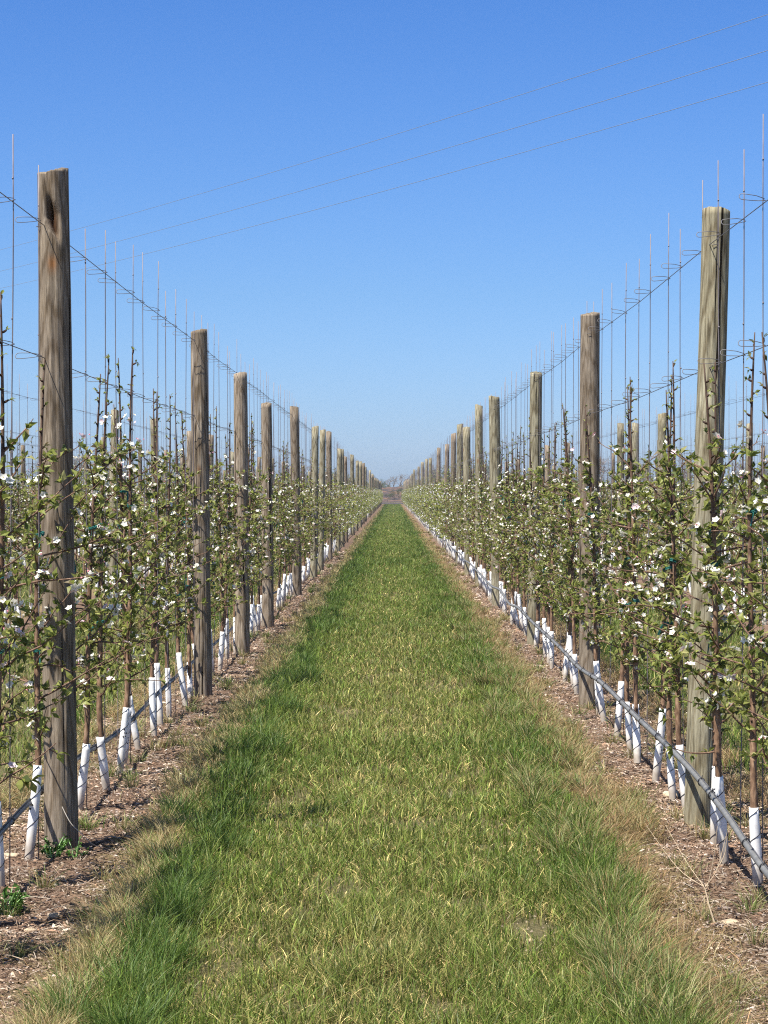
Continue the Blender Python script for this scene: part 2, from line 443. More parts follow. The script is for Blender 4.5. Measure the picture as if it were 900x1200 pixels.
n_posts = 0
post_specs = []
for (side, k), (Xr, posts) in ROWS.items():
    for idx, (y, h) in enumerate(posts): post_specs.append((y * (1 + 0.12 * (k - 1)), side, k, idx, Xr, y, h))
post_specs.sort()
stuff_posts = MB()
near_lean = {('left', 0): (-0.032, 0.0), ('right', 0): (0.078, 0.0), ('left', 1): (-0.035, 0.01), ('right', 1): (0.0, 0.0), ('left', 2): (-0.02, 0), ('right', 2): (0.03, 0)}
look_words = ['weathered grey-brown round wooden post', 'rough round brown timber post']
for _, side, k, idx, Xr, y, h in post_specs:
    r = random.Random(hash((k, idx, side == 'left')) & 0xffff)
    if n_posts >= 300:
        tube(stuff_posts, [(Xr, y, -0.1), (Xr, y, h)], 0.07, 6); continue
    n_posts += 1
    gy = float(gz(Xr, y))
    own = k == 1 and idx < 4
    rad = 0.072 * r.uniform(0.9, 1.1)
    hw = h; h = h - gy
    if k == 1 and idx == 0: rad = 0.073 if side == 'left' else 0.0705
    p = empty('wood_post', (Xr, y, gy))
    ln = near_lean.get((side, idx)) if k == 1 else None
    if ln is None: ln = (r.uniform(-0.05, 0.05), r.uniform(-0.04, 0.04))
    if own:
        mat = WOOD_BROWN if (side == 'left' or idx == 1) else WOOD_GREY
        me = post_mesh('post_shaft', 7 + idx + (20 if side == 'left' else 0), h, rad, 64, 150 if idx < 2 else 60, mat, notch=(side == 'left' and idx == 0))
        s = link('post_shaft', me, p)
        if side == 'left' and idx == 0:
            s['label'] = 'brown weathered post with a gouge rotted into its top'
            # dark rot lining the hole
        wz = 2.79 - gy; wm = 2.2 - gy
        sx = -0.058 if side == 'left' else -0.012
        sy = -math.sqrt(max(0.0, rad ** 2 - sx ** 2)) * 0.97
        for zz, an in ((min(wz, h - 0.06), 0.2), (wm, 1.3)):
            st = MB(); staple(st, sx, sy, zz, an); st.build('wire_staple', STEEL, p)
    else:
        s = link('post_shaft', far_variants[r.randrange(6)], p)
        s.scale = (rad / 0.071, rad / 0.071, h / 2.9)
        s.rotation_euler = (0, 0, r.uniform(0, 6.28))
    p.rotation_euler = (-ln[1] / h, ln[0] / h, 0)
    if k == 1 and idx == 0:
        lab = ('tall brown weathered wooden post with gouged top, nearest on the left of the path' if side == 'left' else
               'thick greenish grey wooden post with swirling grain, nearest on the right of the path')
    elif idx < 20 and k <= 2:
        if idx < 8: lab = '%s wooden trellis post %s' % (ORD[idx], rowname(side, k))
        else:
            lab = 'distant wooden trellis post among the eighth to twentieth %s' % rowname(side, k) if False else '%s wooden post, far away, %s' % (ORD[idx], rowname(side, k))
    else:
        lab = 'far wooden post past the twentieth %s' % rowname(side, k) if k <= 2 else 'wooden post %s, half hidden behind nearer rows' % rowname(side, k)
    tag(p, lab, 'post', 'wooden trellis posts %s' % rowname(side, k))
if stuff_posts.n:
    tag(stuff_posts.build('far_posts', WOOD_BROWN), 'farthest wooden posts merging at the end of the rows', 'posts', kind='stuff')

# dark rot in the gouge of the nearest left post
# ------------------------------------------------------------------ apple tree kit
def unit(v): return v / (np.linalg.norm(v, axis=-1, keepdims=True) + 1e-12)
def leaves(mb, P, D, Nn, Ln, Wd, cols, lod=0, fold=0.25, curl=0.15):
    """P base, D direction, Nn up normal, all (n,3)"""
    D = unit(D); S = unit(np.cross(D, Nn)); U = np.cross(S, D)
    Ln = Ln[:, None]; Wd = Wd[:, None]
    n = len(P)
    if lod == 0:
        a = P; b = P + D * Ln * 0.48 + S * Wd * 0.5 + U * Wd * fold; c = P + D * Ln * 0.48 - S * Wd * 0.5 + U * Wd * fold
        m = P + D * Ln * 0.5; t = P + D * Ln - U * Ln * curl
        V = np.stack([a, b, m, c, t], 1).reshape(-1, 3)
        i = np.arange(n)[:, None] * 5
        T = np.concatenate([i + np.array([[0, 1, 2]]), i + np.array([[0, 2, 3]]), i + np.array([[2, 1, 4]]), i + np.array([[3, 2, 4]])])
        mb.add(V, T, 0, np.repeat(cols, 5, 0))
    else:
        a = P; b = P + D * Ln * 0.5 + S * Wd * 0.5; c = P + D * Ln * 0.5 - S * Wd * 0.5; t = P + D * Ln
        V = np.stack([a, b, t, c], 1).reshape(-1, 3)
        mb.add(V, np.arange(n * 4).reshape(-1, 4), 0, np.repeat(cols, 4, 0))

def leafcol(g, n):
    base = np.array([[0.195, 0.222, 0.045], [0.275, 0.295, 0.075], [0.10, 0.13, 0.03], [0.34, 0.33, 0.13], [0.22, 0.17, 0.075]])
    w = g.choice(5, n, p=[0.38, 0.25, 0.2, 0.12, 0.05])
    return base[w] * g.uniform(0.8, 1.25, (n, 1))

def gen_tree(seed, lod=0):
    """returns dict of MBs; lod 0 near, 1 middle, 2 far"""
    g = np.random.default_rng(seed)
    H = g.uniform(2.05, 2.4)
    lean = g.uniform(-0.055, 0.055, 2)
    npt = 22 if lod == 0 else (8 if lod == 1 else 4)
    t = np.linspace(0, 1, npt)
    zz = t * H
    px = lean[0] * np.clip(zz / 0.4, 0, 1) + 0.02 * np.sin(zz * 2.2 + g.uniform(0, 6)) * t
    py = lean[1] * np.clip(zz / 0.4, 0, 1) + 0.02 * np.sin(zz * 1.9 + g.uniform(0, 6)) * t
    px -= px[0]; py -= py[0]
    TP = np.stack([px, py, zz], -1)
    def at(z): return np.array([np.interp(z, zz, px), np.interp(z, zz, py), z])
    trunk = MB(); fol = MB(); blo = MB()
    tr = 0.0150 * (1 - t) ** 0.8 + 0.0026
    tr = tr * (1 + 0.10 * np.sin(np.arange(npt) * 2.3 + seed))
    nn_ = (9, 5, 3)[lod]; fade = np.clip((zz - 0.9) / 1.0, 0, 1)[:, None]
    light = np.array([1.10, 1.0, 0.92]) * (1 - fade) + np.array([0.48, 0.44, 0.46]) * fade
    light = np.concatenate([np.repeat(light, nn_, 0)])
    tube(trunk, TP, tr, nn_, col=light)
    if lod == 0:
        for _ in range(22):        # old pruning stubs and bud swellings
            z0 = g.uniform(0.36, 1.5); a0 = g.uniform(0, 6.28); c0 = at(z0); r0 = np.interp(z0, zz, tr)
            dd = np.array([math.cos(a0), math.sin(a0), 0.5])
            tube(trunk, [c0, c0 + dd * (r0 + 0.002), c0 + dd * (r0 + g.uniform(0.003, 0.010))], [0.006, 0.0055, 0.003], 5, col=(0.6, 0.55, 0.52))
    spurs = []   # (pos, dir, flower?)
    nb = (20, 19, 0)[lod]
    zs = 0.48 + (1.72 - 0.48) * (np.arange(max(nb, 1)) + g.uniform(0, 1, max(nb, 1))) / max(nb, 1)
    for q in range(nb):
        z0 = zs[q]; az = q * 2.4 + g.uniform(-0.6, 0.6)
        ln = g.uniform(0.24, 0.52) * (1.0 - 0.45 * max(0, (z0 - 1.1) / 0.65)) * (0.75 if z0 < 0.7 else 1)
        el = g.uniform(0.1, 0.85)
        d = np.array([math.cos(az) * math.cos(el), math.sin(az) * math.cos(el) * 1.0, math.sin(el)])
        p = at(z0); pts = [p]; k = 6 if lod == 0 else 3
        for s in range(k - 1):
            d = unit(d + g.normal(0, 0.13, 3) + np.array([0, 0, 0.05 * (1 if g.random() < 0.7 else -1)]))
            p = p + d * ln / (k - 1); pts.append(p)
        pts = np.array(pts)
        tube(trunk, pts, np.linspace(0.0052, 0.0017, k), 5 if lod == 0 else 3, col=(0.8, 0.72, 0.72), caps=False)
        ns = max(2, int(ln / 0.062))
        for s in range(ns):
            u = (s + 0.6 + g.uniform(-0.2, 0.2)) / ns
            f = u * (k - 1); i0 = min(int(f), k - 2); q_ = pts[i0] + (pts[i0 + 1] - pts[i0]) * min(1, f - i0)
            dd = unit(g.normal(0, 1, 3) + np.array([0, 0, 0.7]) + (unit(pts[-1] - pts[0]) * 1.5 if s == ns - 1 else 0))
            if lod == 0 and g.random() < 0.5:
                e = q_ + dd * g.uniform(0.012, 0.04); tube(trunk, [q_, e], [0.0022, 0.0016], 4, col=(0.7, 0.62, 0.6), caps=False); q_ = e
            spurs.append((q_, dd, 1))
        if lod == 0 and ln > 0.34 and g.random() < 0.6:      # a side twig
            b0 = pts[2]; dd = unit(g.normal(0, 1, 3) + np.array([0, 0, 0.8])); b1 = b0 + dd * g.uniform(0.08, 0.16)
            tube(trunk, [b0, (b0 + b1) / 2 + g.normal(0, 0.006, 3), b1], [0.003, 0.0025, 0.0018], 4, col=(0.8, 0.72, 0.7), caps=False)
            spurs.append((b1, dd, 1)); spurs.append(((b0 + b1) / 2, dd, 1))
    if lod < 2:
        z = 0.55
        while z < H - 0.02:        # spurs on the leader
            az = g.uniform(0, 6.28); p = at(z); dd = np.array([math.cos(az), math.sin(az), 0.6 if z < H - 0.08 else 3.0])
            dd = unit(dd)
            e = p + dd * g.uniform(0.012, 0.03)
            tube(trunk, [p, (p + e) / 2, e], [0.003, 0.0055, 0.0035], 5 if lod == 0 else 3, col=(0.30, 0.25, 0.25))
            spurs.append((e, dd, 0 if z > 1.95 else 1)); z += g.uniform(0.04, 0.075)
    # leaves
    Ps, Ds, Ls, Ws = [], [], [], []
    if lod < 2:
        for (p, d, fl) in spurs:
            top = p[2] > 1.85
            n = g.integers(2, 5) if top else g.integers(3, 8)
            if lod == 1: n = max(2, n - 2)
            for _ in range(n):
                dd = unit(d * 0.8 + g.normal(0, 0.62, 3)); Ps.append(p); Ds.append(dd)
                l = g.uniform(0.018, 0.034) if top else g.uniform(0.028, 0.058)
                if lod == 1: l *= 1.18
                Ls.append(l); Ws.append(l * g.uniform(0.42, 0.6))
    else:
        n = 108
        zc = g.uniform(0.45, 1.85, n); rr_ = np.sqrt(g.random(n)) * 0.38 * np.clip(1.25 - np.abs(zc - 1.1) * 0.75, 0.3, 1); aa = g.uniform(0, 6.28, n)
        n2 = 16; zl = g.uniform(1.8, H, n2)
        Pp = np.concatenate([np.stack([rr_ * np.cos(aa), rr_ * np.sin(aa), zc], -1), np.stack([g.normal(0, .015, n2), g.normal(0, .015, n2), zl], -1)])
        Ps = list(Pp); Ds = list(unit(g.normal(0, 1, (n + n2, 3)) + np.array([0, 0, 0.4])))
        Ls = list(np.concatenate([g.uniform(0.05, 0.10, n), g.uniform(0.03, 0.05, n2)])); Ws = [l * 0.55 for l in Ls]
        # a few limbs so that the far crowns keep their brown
        for _ in range(12):
            z0 = g.uniform(0.5, 1.7); az = g.uniform(0, 6.28); b = at(z0)
            tube(trunk, [b, b + np.array([math.cos(az) * .3, math.sin(az) * .3, .16])], [0.007, 0.004], 3, col=(0.75, 0.68, 0.68), caps=False)
    Ps = np.array(Ps); Ds = np.array(Ds); Ls = np.array(Ls); Ws = np.array(Ws)
    leaves(fol, Ps, Ds, g.normal(0, 0.5, Ps.shape) + np.array([0, 0, 1.0]), Ls, Ws, leafcol(g, len(Ps)), 0 if lod == 0 else 1)
    # blossom
    def flower(c, nrm, size, tone):
        nrm = unit(nrm); a = unit(np.cross(nrm, [0.3, 0.8, 0.5])); b = np.cross(nrm, a)
        ph = g.uniform(0, 6.28)
        k = np.arange(5) * 2 * PI / 5 + ph
        D = np.cos(k)[:, None] * a + np.sin(k)[:, None] * b + nrm * g.uniform(0.15, 0.6)
        P = np.tile(c, (5, 1))
        leaves(blo, P, D, np.tile(nrm, (5, 1)), np.full(5, size), np.full(5, size * 0.85), np.tile(tone, (5, 1)) * g.uniform(0.92, 1.03, (5, 1)), 0 if lod == 0 else 1, fold=0.1, curl=-0.1)
    if lod < 2:
        for (p, d, fl) in spurs:
            if not fl or g.random() > (0.20 if p[2] > 0.9 else 0.12): continue
            n = g.integers(2, 6) if lod == 0 else g.integers(2, 4)
            for _ in range(n):
                dd = unit(d + g.normal(0, 0.55, 3) + np.array([0, 0, 0.2]))
                c = p + dd * g.uniform(0.02, 0.042)
                tone = np.array([0.86, 0.83, 0.73]) if g.random() < 0.9 else np.array([0.80, 0.64, 0.66])
                if g.random() < 0.14:
                    c2 = c; leaves(blo, np.tile(c2, (3, 1)), dd + g.normal(0, .25, (3, 3)), g.normal(0, 1, (3, 3)), np.full(3, .010), np.full(3, .008), np.tile([0.72, 0.30, 0.36], (3, 1)), 1)
                else:
                    flower(c, dd, g.uniform(0.014, 0.021), tone)
                    if lod == 0: leaves(blo, np.tile(c, (3, 1)), dd + g.normal(0, .3, (3, 3)), g.normal(0, 1, (3, 3)), np.full(3, .006), np.full(3, .004), np.tile([0.62, 0.55, 0.16], (3, 1)), 1)
                    if lod == 0: tube(fol, [p, c], [0.0009, 0.0009], 3, col=(0.2, 0.22, 0.08), caps=False)
            
    else:
        n = 22; zc = g.uniform(0.6, 1.85, n); aa = g.uniform(0, 6.28, n); rr_ = g.uniform(0.05, 0.38, n)
        P = np.stack([rr_ * np.cos(aa), rr_ * np.sin(aa), zc], -1)
        leaves(blo, P, g.normal(0, 1, (n, 3)), g.normal(0, 1, (n, 3)), g.uniform(0.035, 0.06, n), g.uniform(0.03, 0.045, n), np.tile([0.8, 0.79, 0.76], (n, 1)), 1)
    # guard follows the trunk foot
    gd = MB(); seam = MB(); holes = MB(); ties = []
    gh = g.uniform(0.33, 0.41)
    nz = 12 if lod == 0 else (4 if lod == 1 else 2)
    gzs = np.linspace(0.0, gh, nz)
    GP = np.array([at(z_) for z_ in gzs]) * np.array([1, 1, 1.0])
    gr = 0.0225 * (0.86 + 0.14 * np.sin(gzs / gh * PI * 0.9 + 0.3)) * g.uniform(0.9, 1.08)
    if lod == 0:
        for s, (lo_, flip) in enumerate(((0, 1), (0, -1))):
            # outer skin and inner skin give the sleeve its thickness
            tube(gd, GP, gr * (1 if flip == 1 else 0.86), 16, caps=False)
        n_ = nz; o = (n_ - 1) * 16; b = n_ * 16
        jj = np.arange(16); j2 = (jj + 1) % 16
        gd.F.append(np.stack([o + jj, o + j2, b + o + j2, b + o + jj], -1)); gd.M.append(np.zeros(16, np.int32))
        # spiral slit
        turns = g.uniform(3.3, 4.4); m_ = int(turns * 16); tt = np.linspace(0.02, 0.995, m_)
        ang = tt * turns * 2 * PI + g.uniform(0, 6)
        c_ = np.array([at(v * gh) for v in tt]); r_ = np.interp(tt * gh, gzs, gr) + 0.0006
        rad_ = np.stack([np.cos(ang) * r_, np.sin(ang) * r_, np.zeros(m_)], -1)
        tube(seam, c_ + rad_, 0.0017, 4)
        # vent holes in small groups
        for q in range(g.integers(1, 3)):
            a0 = g.uniform(0, 6.28) if q else 4.4; z0 = g.uniform(0.08, gh - 0.09)
            for w in range(5):
                da = (w % 2) * 0.55 + g.uniform(-.12, .12) + (0.25 if (w // 2) % 2 else 0); dz = (w // 2) * 0.019 + g.uniform(-.002, .002)
                r1 = np.interp(z0 + dz, gzs, gr) + 0.0012; cc = at(z0 + dz)
                nrm = np.array([math.cos(a0 + da), math.sin(a0 + da), 0]); tg = np.array([-nrm[1], nrm[0], 0])
                th = np.arange(8) * PI / 4
                V = cc + nrm * r1 + np.cos(th)[:, None] * tg * 0.0040 + np.sin(th)[:, None] * np.array([0, 0, 1]) * 0.0046
                holes.add(V, np.arange(8)[None, :])
    else:
        tube(gd, GP, gr, 8 if lod == 1 else 4)
        if lod == 1:
            for q in range(4):
                z0 = gh * (0.15 + 0.22 * q); c = at(z0); th = np.linspace(0, 2 * PI, 9)
                tube(seam, np.stack([c[0] + np.cos(th) * (gr.mean() + .001), c[1] + np.sin(th) * (gr.mean() + .001), c[2] + th / 6.28 * 0.05], -1), 0.0018, 3)
    # teal ties
    if lod < 2:
        zt = [g.uniform(1.05, 1.6)] + ([g.uniform(0.85, 1.0)] if g.random() < 0.4 else [])
        for z0 in zt:
            tie = MB(); ties.append(tie)
            c = at(z0) + np.array([0.012, 0, 0])
            th = np.linspace(0, 2 * PI, 8)
            th = np.linspace(0, 4 * PI, 15)
            tube(tie, np.stack([c[0] + np.cos(th) * 0.026, c[1] + np.sin(th) * 0.019, c[2] + th * 0.0012 + 0.008 * np.sin(th)], -1), 0.0042, 5)
            e = c + np.array([0.024, -0.012, 0]);
            w = g.uniform(-0.02, 0.02)
            V = np.array([e + [0, 0, 0.006], e + [0.012, -0.004, 0.004], e + [0.018 + w, -0.008, -0.05], e + [0.004 + w, -0.006, -0.055]])
            tie.add(V, np.array([[0, 1, 2, 3]]))
    return dict(trunk=trunk, fol=fol, blo=blo, gd=gd, seam=seam, holes=holes, ties=ties)

NV0, NV1 = 10, 6
def mk_variant(seed, lod):
    d = gen_tree(seed, lod); out = []
    out.append(('trunk', d['trunk'].mesh('trunk', BARK, True), 0))
    out.append(('foliage', d['fol'].mesh('foliage', LEAF), 0))
    out.append(('blossom', d['blo'].mesh('blossom', PETAL), 0))
    out.append(('trunk_guard', d['gd'].mesh('trunk_guard', GUARD, True), 0))
    out.append(('spiral_seam', d['seam'].mesh('spiral_seam', BLACK), 1))
    if d['holes'].n: out.append(('vent_holes', d['holes'].mesh('vent_holes', BLACK), 1))
    for q in d['ties']: out.append(('tie', q.mesh('tie', TIE), 0))
    return out
VAR0 = [mk_variant(100 + q, 0) for q in range(NV0)]
VAR1 = [mk_variant(200 + q, 1) for q in range(NV1)]

def make_tree(var, loc, rz, s):
    root = empty('apple_tree', loc, (0, 0, rz)); root.scale = (s, s, s)
    gd = None
    for nm, me, sub in var:
        o = link(nm, me, gd if sub else root)
        if nm == 'trunk_guard': gd = o
    if gd: gd.scale = (1, 1, 0.82 + 0.3 * ((loc[1] * 7.31) % 1.0))
    root.rotation_euler = (0.03 * math.sin(loc[1] * 9), 0.035 * math.sin(loc[1] * 5.3 + loc[0]), rz)
    return root

# stakes -----------------------------------------------------------
def clip_mesh():
    mb = MB()
    # hairpin loop lying level, reaching to the left of the wire, hooked round the rod
    pts = [(0.004, -0.006, 0.004)]
    pts += [(-0.03, -0.010, 0.012), (-0.07, -0.012, 0.014)]
    for a in np.linspace(PI / 2, 3 * PI / 2, 6): pts.append((-0.088 + 0.012 * math.cos(a), -0.012 + 0.010 * math.sin(a) , 0.002 + 0.013 * math.sin(a)))
    pts += [(-0.06, -0.022, -0.011), (-0.02, -0.012, -0.008), (0.004, -0.006, -0.004), (0.010, 0.004, -0.002), (0.0, 0.009, 0.002)]
    tube(mb, pts, 0.0016, 5)
    return mb.mesh('wire_clip', STEEL, True)
CLIP = clip_mesh()
def rod_mesh(seed, n):
    g = np.random.default_rng(seed); z = np.linspace(-0.1, 3.03, n)
    b = g.normal(0, 0.006, (n, 2)).cumsum(0) * 0.4; b -= b[0]
    b -= np.linspace(0, 1, n)[:, None] * b[-1]
    mb = MB(); tube(mb, np.stack([b[:, 0], b[:, 1], z], -1), 0.0025, 6)
    for q in np.linspace(0.6, 2.85, 5): tube(mb, [(b[0, 0], 0, q), (b[0, 0], 0, q + 0.008)], 0.0038, 6)
    return mb.mesh('steel_rod', RODM, True)
RODS = [rod_mesh(q, 10) for q in range(4)]

# positions ----------------------------------------------------------
TREE_Y = {('left', 1): [7.4, 8.1, 8.85, 9.54, 10.45, 11.1, 11.77, 12.4, 13.0, 13.7, 14.3, 15.0, 15.7, 16.4, 17.1],
          ('right', 1): [7.5, 8.2, 8.9, 9.56, 10.02, 10.9, 11.5, 12.15, 13.0, 13.6, 14.5, 15.3, 16.0, 16.6]}
TREE_X = {('left', 1): -1.575, ('right', 1): 1.475, ('left', 2): -4.55, ('right', 2): 4.50, ('left', 3): -7.54, ('right', 3): 7.49}
START = {1: 7.0, 2: 19.0, 3: 36.0, 4: 55.0, 5: 75.0, 6: 95.0}
inst = []; stuff = []
for side in ('left', 'right'):
    sg = -1 if side == 'left' else 1
    for k in range(1, 7):
        r = random.Random(k * 10 + (side == 'left'))
        X0 = TREE_X.get((side, k), sg * (1.5 + (k - 1) * PITCH))
        yl = list(TREE_Y.get((side, k), [START[k]]))
        while yl[-1] < YEND - 4: yl.append(yl[-1] + r.uniform(0.58, 0.74))
        for y in yl:
            rec = (y, side, k, X0 + r.uniform(-0.035, 0.035))
            if k <= 3 : inst.append(rec)
            else: stuff.append(rec)
inst.sort()
stuff += inst[300:]; inst = inst[:300]
cnt = {}
byrow = {}
for rec in inst: byrow.setdefault((rec[1], rec[2]), []).append(rec)
def gapinfo(side, k, y, allys):
    ps = [p[0] for p in ROWS[(side, k)][1]]
    gi = sum(1 for p in ps if p <= y) - 1
    if gi < 0:
        o = sum(1 for q in allys if y <= q <= ps[0]) - 1
        return gi, o
    o = sum(1 for q in allys if ps[gi] < q <= y) - 1
    return gi, o
prev_var = -1
for (side, k), recs in byrow.items():
    ally = [q[0] for q in recs]
    for (y, _, _, x) in recs:
        r = random.Random(int(y * 1000) + k)
        d = y
        lod = 0 if (d < 34 and k == 1) or d < 27 else 1
        vs = VAR0 if lod == 0 else VAR1
        vi = r.randrange(len(vs))
        if vi == prev_var: vi = (vi + 1) % len(vs)
        prev_var = vi
        s = r.uniform(0.93, 1.04)
        rz = r.uniform(0, 6.28)
        gh = float(gz(x, y))
        t = make_tree(vs[vi], (x, y, gh), rz, s)
        gi, o = gapinfo(side, k, y, ally)
        rn = rowname(side, k)
        o = min(o, 19)
        sidep = 'left of the path' if side == 'left' else 'right of the path'
        if k == 1:
            if gi < 0:
                lab = '%s blossoming apple tree in front of the nearest post %s' % (ORD[o], sidep)
                lab2 = '%s thin steel stake in front of the nearest post %s' % (ORD[o], sidep)
            elif gi < 5:
                lab = '%s young apple tree beyond the %s post in the row %s' % (ORD[o], ORD[gi], sidep)
                lab2 = '%s thin steel stake beyond the %s post in the row %s' % (ORD[o], ORD[gi], sidep)
            else:
                lab = 'small distant apple tree between the %s and %s posts %s' % (ORD[gi], ORD[gi + 1], sidep)
                lab2 = 'distant thin stake between the %s and %s posts %s' % (ORD[gi], ORD[gi + 1], sidep)
        else:
            rn2 = '%s row %s' % (ORD[k - 1], sidep)
            if gi < 0:
                lab = 'apple tree before the first visible post of the %s' % rn2
                lab2 = 'thin stake before the first visible post of the %s' % rn2
            else:
                lab = 'apple tree between the %s and %s posts of the %s' % (ORD[gi], ORD[gi + 1], rn2)
                lab2 = 'thin stake between the %s and %s posts of the %s' % (ORD[gi], ORD[gi + 1], rn2)
        tag(t, lab, 'apple tree', 'young apple trees %s' % rn)
        st = empty('tree_stake', ((-1.553 if side == 'left' else 1.523) + r.uniform(-.012, .012) if k == 1 else x + r.uniform(-.02, .02), y + 0.03, gh))
        rod = link('steel_rod', RODS[r.randrange(4)], st)
        hs = r.uniform(0.975, 1.035) + (0.015 if side == 'right' else 0)
        rod.scale = (1, 1, hs); rod.rotation_euler = (0, 0, r.uniform(0, 6.28))
        rod.rotation_euler = (0, 0, r.uniform(0, 6.28))
        for zc in (2.79, 2.2):
            c = link('wire_clip', CLIP, st, (0, 0, zc - gh + r.uniform(-0.004, 0.004)))
            c.rotation_euler = (0, r.uniform(-0.12, 0.12), r.uniform(-0.2, 0.2))
        st.rotation_euler = (r.uniform(-0.006, 0.006), r.uniform(-0.006, 0.006), 0)
        tag(st, lab2, 'stake', 'thin steel tree stakes %s' % rn)

# far trees and stakes: one object each
FARV = []
for q in range(8):
    d = gen_tree(300 + q, 2)
    FARV.append({k_: d[k_].merged() for k_ in ('trunk', 'fol', 'blo', 'gd') if d[k_].n})
far = MB(); frod = MB()
groups = {q: [] for q in range(8)}
fr = np.random.default_rng(9)
for rec in stuff: groups[int(fr.integers(8))].append(rec)
for q, recs in groups.items():
    n = len(recs)
    pos = np.array([(x, y, 0.0) for (y, s_, k_, x) in recs]); pos[:, 2] = gz(pos[:, 0], pos[:, 1])
    a = fr.uniform(0, 6.28, n); s = fr.uniform(0.92, 1.06, n)
    ca, sa = np.cos(a) * s, np.sin(a) * s
    for mi, key in enumerate(('trunk', 'fol', 'blo', 'gd')):
        V, Fs, Ms, cc = FARV[q][key]
        nv = len(V)
        VV = np.stack([V[None, :, 0] * ca[:, None] - V[None, :, 1] * sa[:, None], V[None, :, 0] * sa[:, None] + V[None, :, 1] * ca[:, None],
                       V[None, :, 2] * s[:, None]], -1) + pos[:, None, :]
        fs = [(f[None] + (np.arange(n) * nv)[:, None, None]).reshape(-1, f.shape[1]) for f in Fs]
        far.add(VV.reshape(-1, 3), fs, mi, np.tile(cc, (n, 1)))
tag(far.build('far_apple_trees', [BARK, LEAF, PETAL, GUARD]), 'far apple trees melting into long rows', 'apple trees', kind='stuff')
for (y, s_, k_, x) in stuff:
    if k_ <= 5:
        z1 = float(fr.uniform(2.93, 3.12)); rr_ = 0.0028
        tube(frod, [(x, y + .03, 0), (x + fr.normal(0, .008), y + .03, z1)], rr_, 3, caps=False)
tag(frod.build('far_stakes', RODM), 'far thin stakes standing above the long rows', 'stakes', kind='stuff')

# ------------------------------------------------------------------ wires and hoses
def wire(name, x, z, y0, y1, r, mat, sag, seed, posts, label, cat, group, n=5):
    g = random.Random(seed); mb = MB()
    ps = [p[0] for p in posts if p[0] > y0] + [y1]
    pts = [(x, y0, z)]; last = y0
    for py in ps:
        m = (last + py) / 2
        if py - last > 1 and sag: pts.append((x + g.uniform(-.004, .004), m, z - sag * g.uniform(0.6, 1.2)))
        pts.append((x, py, z)); last = py
    tube(mb, pts, r, n)
    o = mb.build(name, mat, smooth=True)
    tag(o, label, cat, group)
    return o
for (side, k), (Xr, posts) in ROWS.items():
    if k == 1: wx = -1.553 if side == 'left' else 1.478 + 0.045
    else: wx = Xr - 0.06 if side == 'left' else Xr + 0.05
    y0 = {1: -2.0, 2: 8.0, 3: 20.0, 4: 40.0}[k]
    for z, nm, wd in ((2.79, 'top_wire', 'top'), (2.2, 'middle_wire', 'lower')):
        lab = '%s steel trellis wire along the %s row %s of the path' % (wd, 'first' if k == 1 else ORD[k - 1], side)
        yp = [p for p in posts]
        if k == 1:
            yy0 = y0
        wire('trellis_wire', wx, z, y0, YEND, 0.0021 if k < 3 else 0.0028, STEEL, 0.012, k * 3 + int(z), yp, lab, 'wire', 'steel trellis wires')

def hose(name, pts, r, mat):
    mb = MB(); tube(mb, pts, r, 8); return mb.build(name, mat, smooth=True)
def spline(keys, n=10):
    keys = np.array(keys, float); out = []
    for i_ in range(len(keys) - 1):
        p0 = keys[max(i_ - 1, 0)]; p1 = keys[i_]; p2 = keys[i_ + 1]; p3 = keys[min(i_ + 2, len(keys) - 1)]
        for u in np.linspace(0, 1, n, endpoint=False):
            out.append(0.5 * ((2 * p1) + (-p0 + p2) * u + (2 * p0 - 5 * p1 + 4 * p2 - p3) * u * u + (-p0 + 3 * p1 - 3 * p2 + p3) * u ** 3))
    out.append(keys[-1]); return np.array(out)
hr = random.Random(8)
def hkeys(x, z, start, ytail):
    ks = list(start); y_ = ks[-1][1] + 2.0
    while y_ < YEND - 2:
        ks.append((x + hr.uniform(-.02, .02), y_, z + hr.uniform(-0.035, 0.03))); y_ += hr.uniform(1.8, 3.4) if y_ < 60 else 9
    return ks
# right
kr = hkeys(1.395, 0.31, [(1.41, 4.0, 0.12), (1.405, 6.5, 0.13), (1.40, 8.15, 0.175), (1.40, 9.3, 0.255), (1.398, 10.55, 0.305), (1.395, 12.5, 0.315)], 0)
root = empty('irrigation_hose', (1.4, 8, 0)); P = spline(kr, 6) - np.array([1.4, 8, 0])
h1 = hose('hose_tube', P, 0.0135, HOSE); h1.parent = root
P2 = P + np.array([0.004, 0, 0.0165]); hw = hose('carrier_wire', P2, 0.0022, STEEL); hw.parent = root
def ring_at(P, yv, par, r0):
    i_ = int(np.argmin(np.abs(P[:, 1] - yv))); i_ = min(max(i_, 1), len(P) - 2)
    d = unit(P[i_ + 1] - P[i_ - 1]); u_ = unit(np.cross(d, [0, 0, 1.0])); v_ = np.cross(u_, d)
    u01 = (yv - P[i_][1]); c = P[i_] + d * u01
    mb = MB(); th = np.linspace(0, 2 * PI, 11)
    tube(mb, c + np.cos(th)[:, None] * u_ * r0 + np.sin(th)[:, None] * v_ * (r0 + 0.003) + v_ * 0.002, 0.0028, 5)
    tube(mb, [c + v_ * r0, c + v_ * (r0 + 0.018) + u_ * 0.004], 0.0022, 4)
    o = mb.build('hose_clip', HOSEB, par, True)
for q in range(26):
    ring_at(P, -1.2 + q * 0.66 + hr.uniform(-.2, .2), root, 0.0155)
tag(root, 'grey irrigation hose sagging along the tree guards on the right of the path', 'hose')
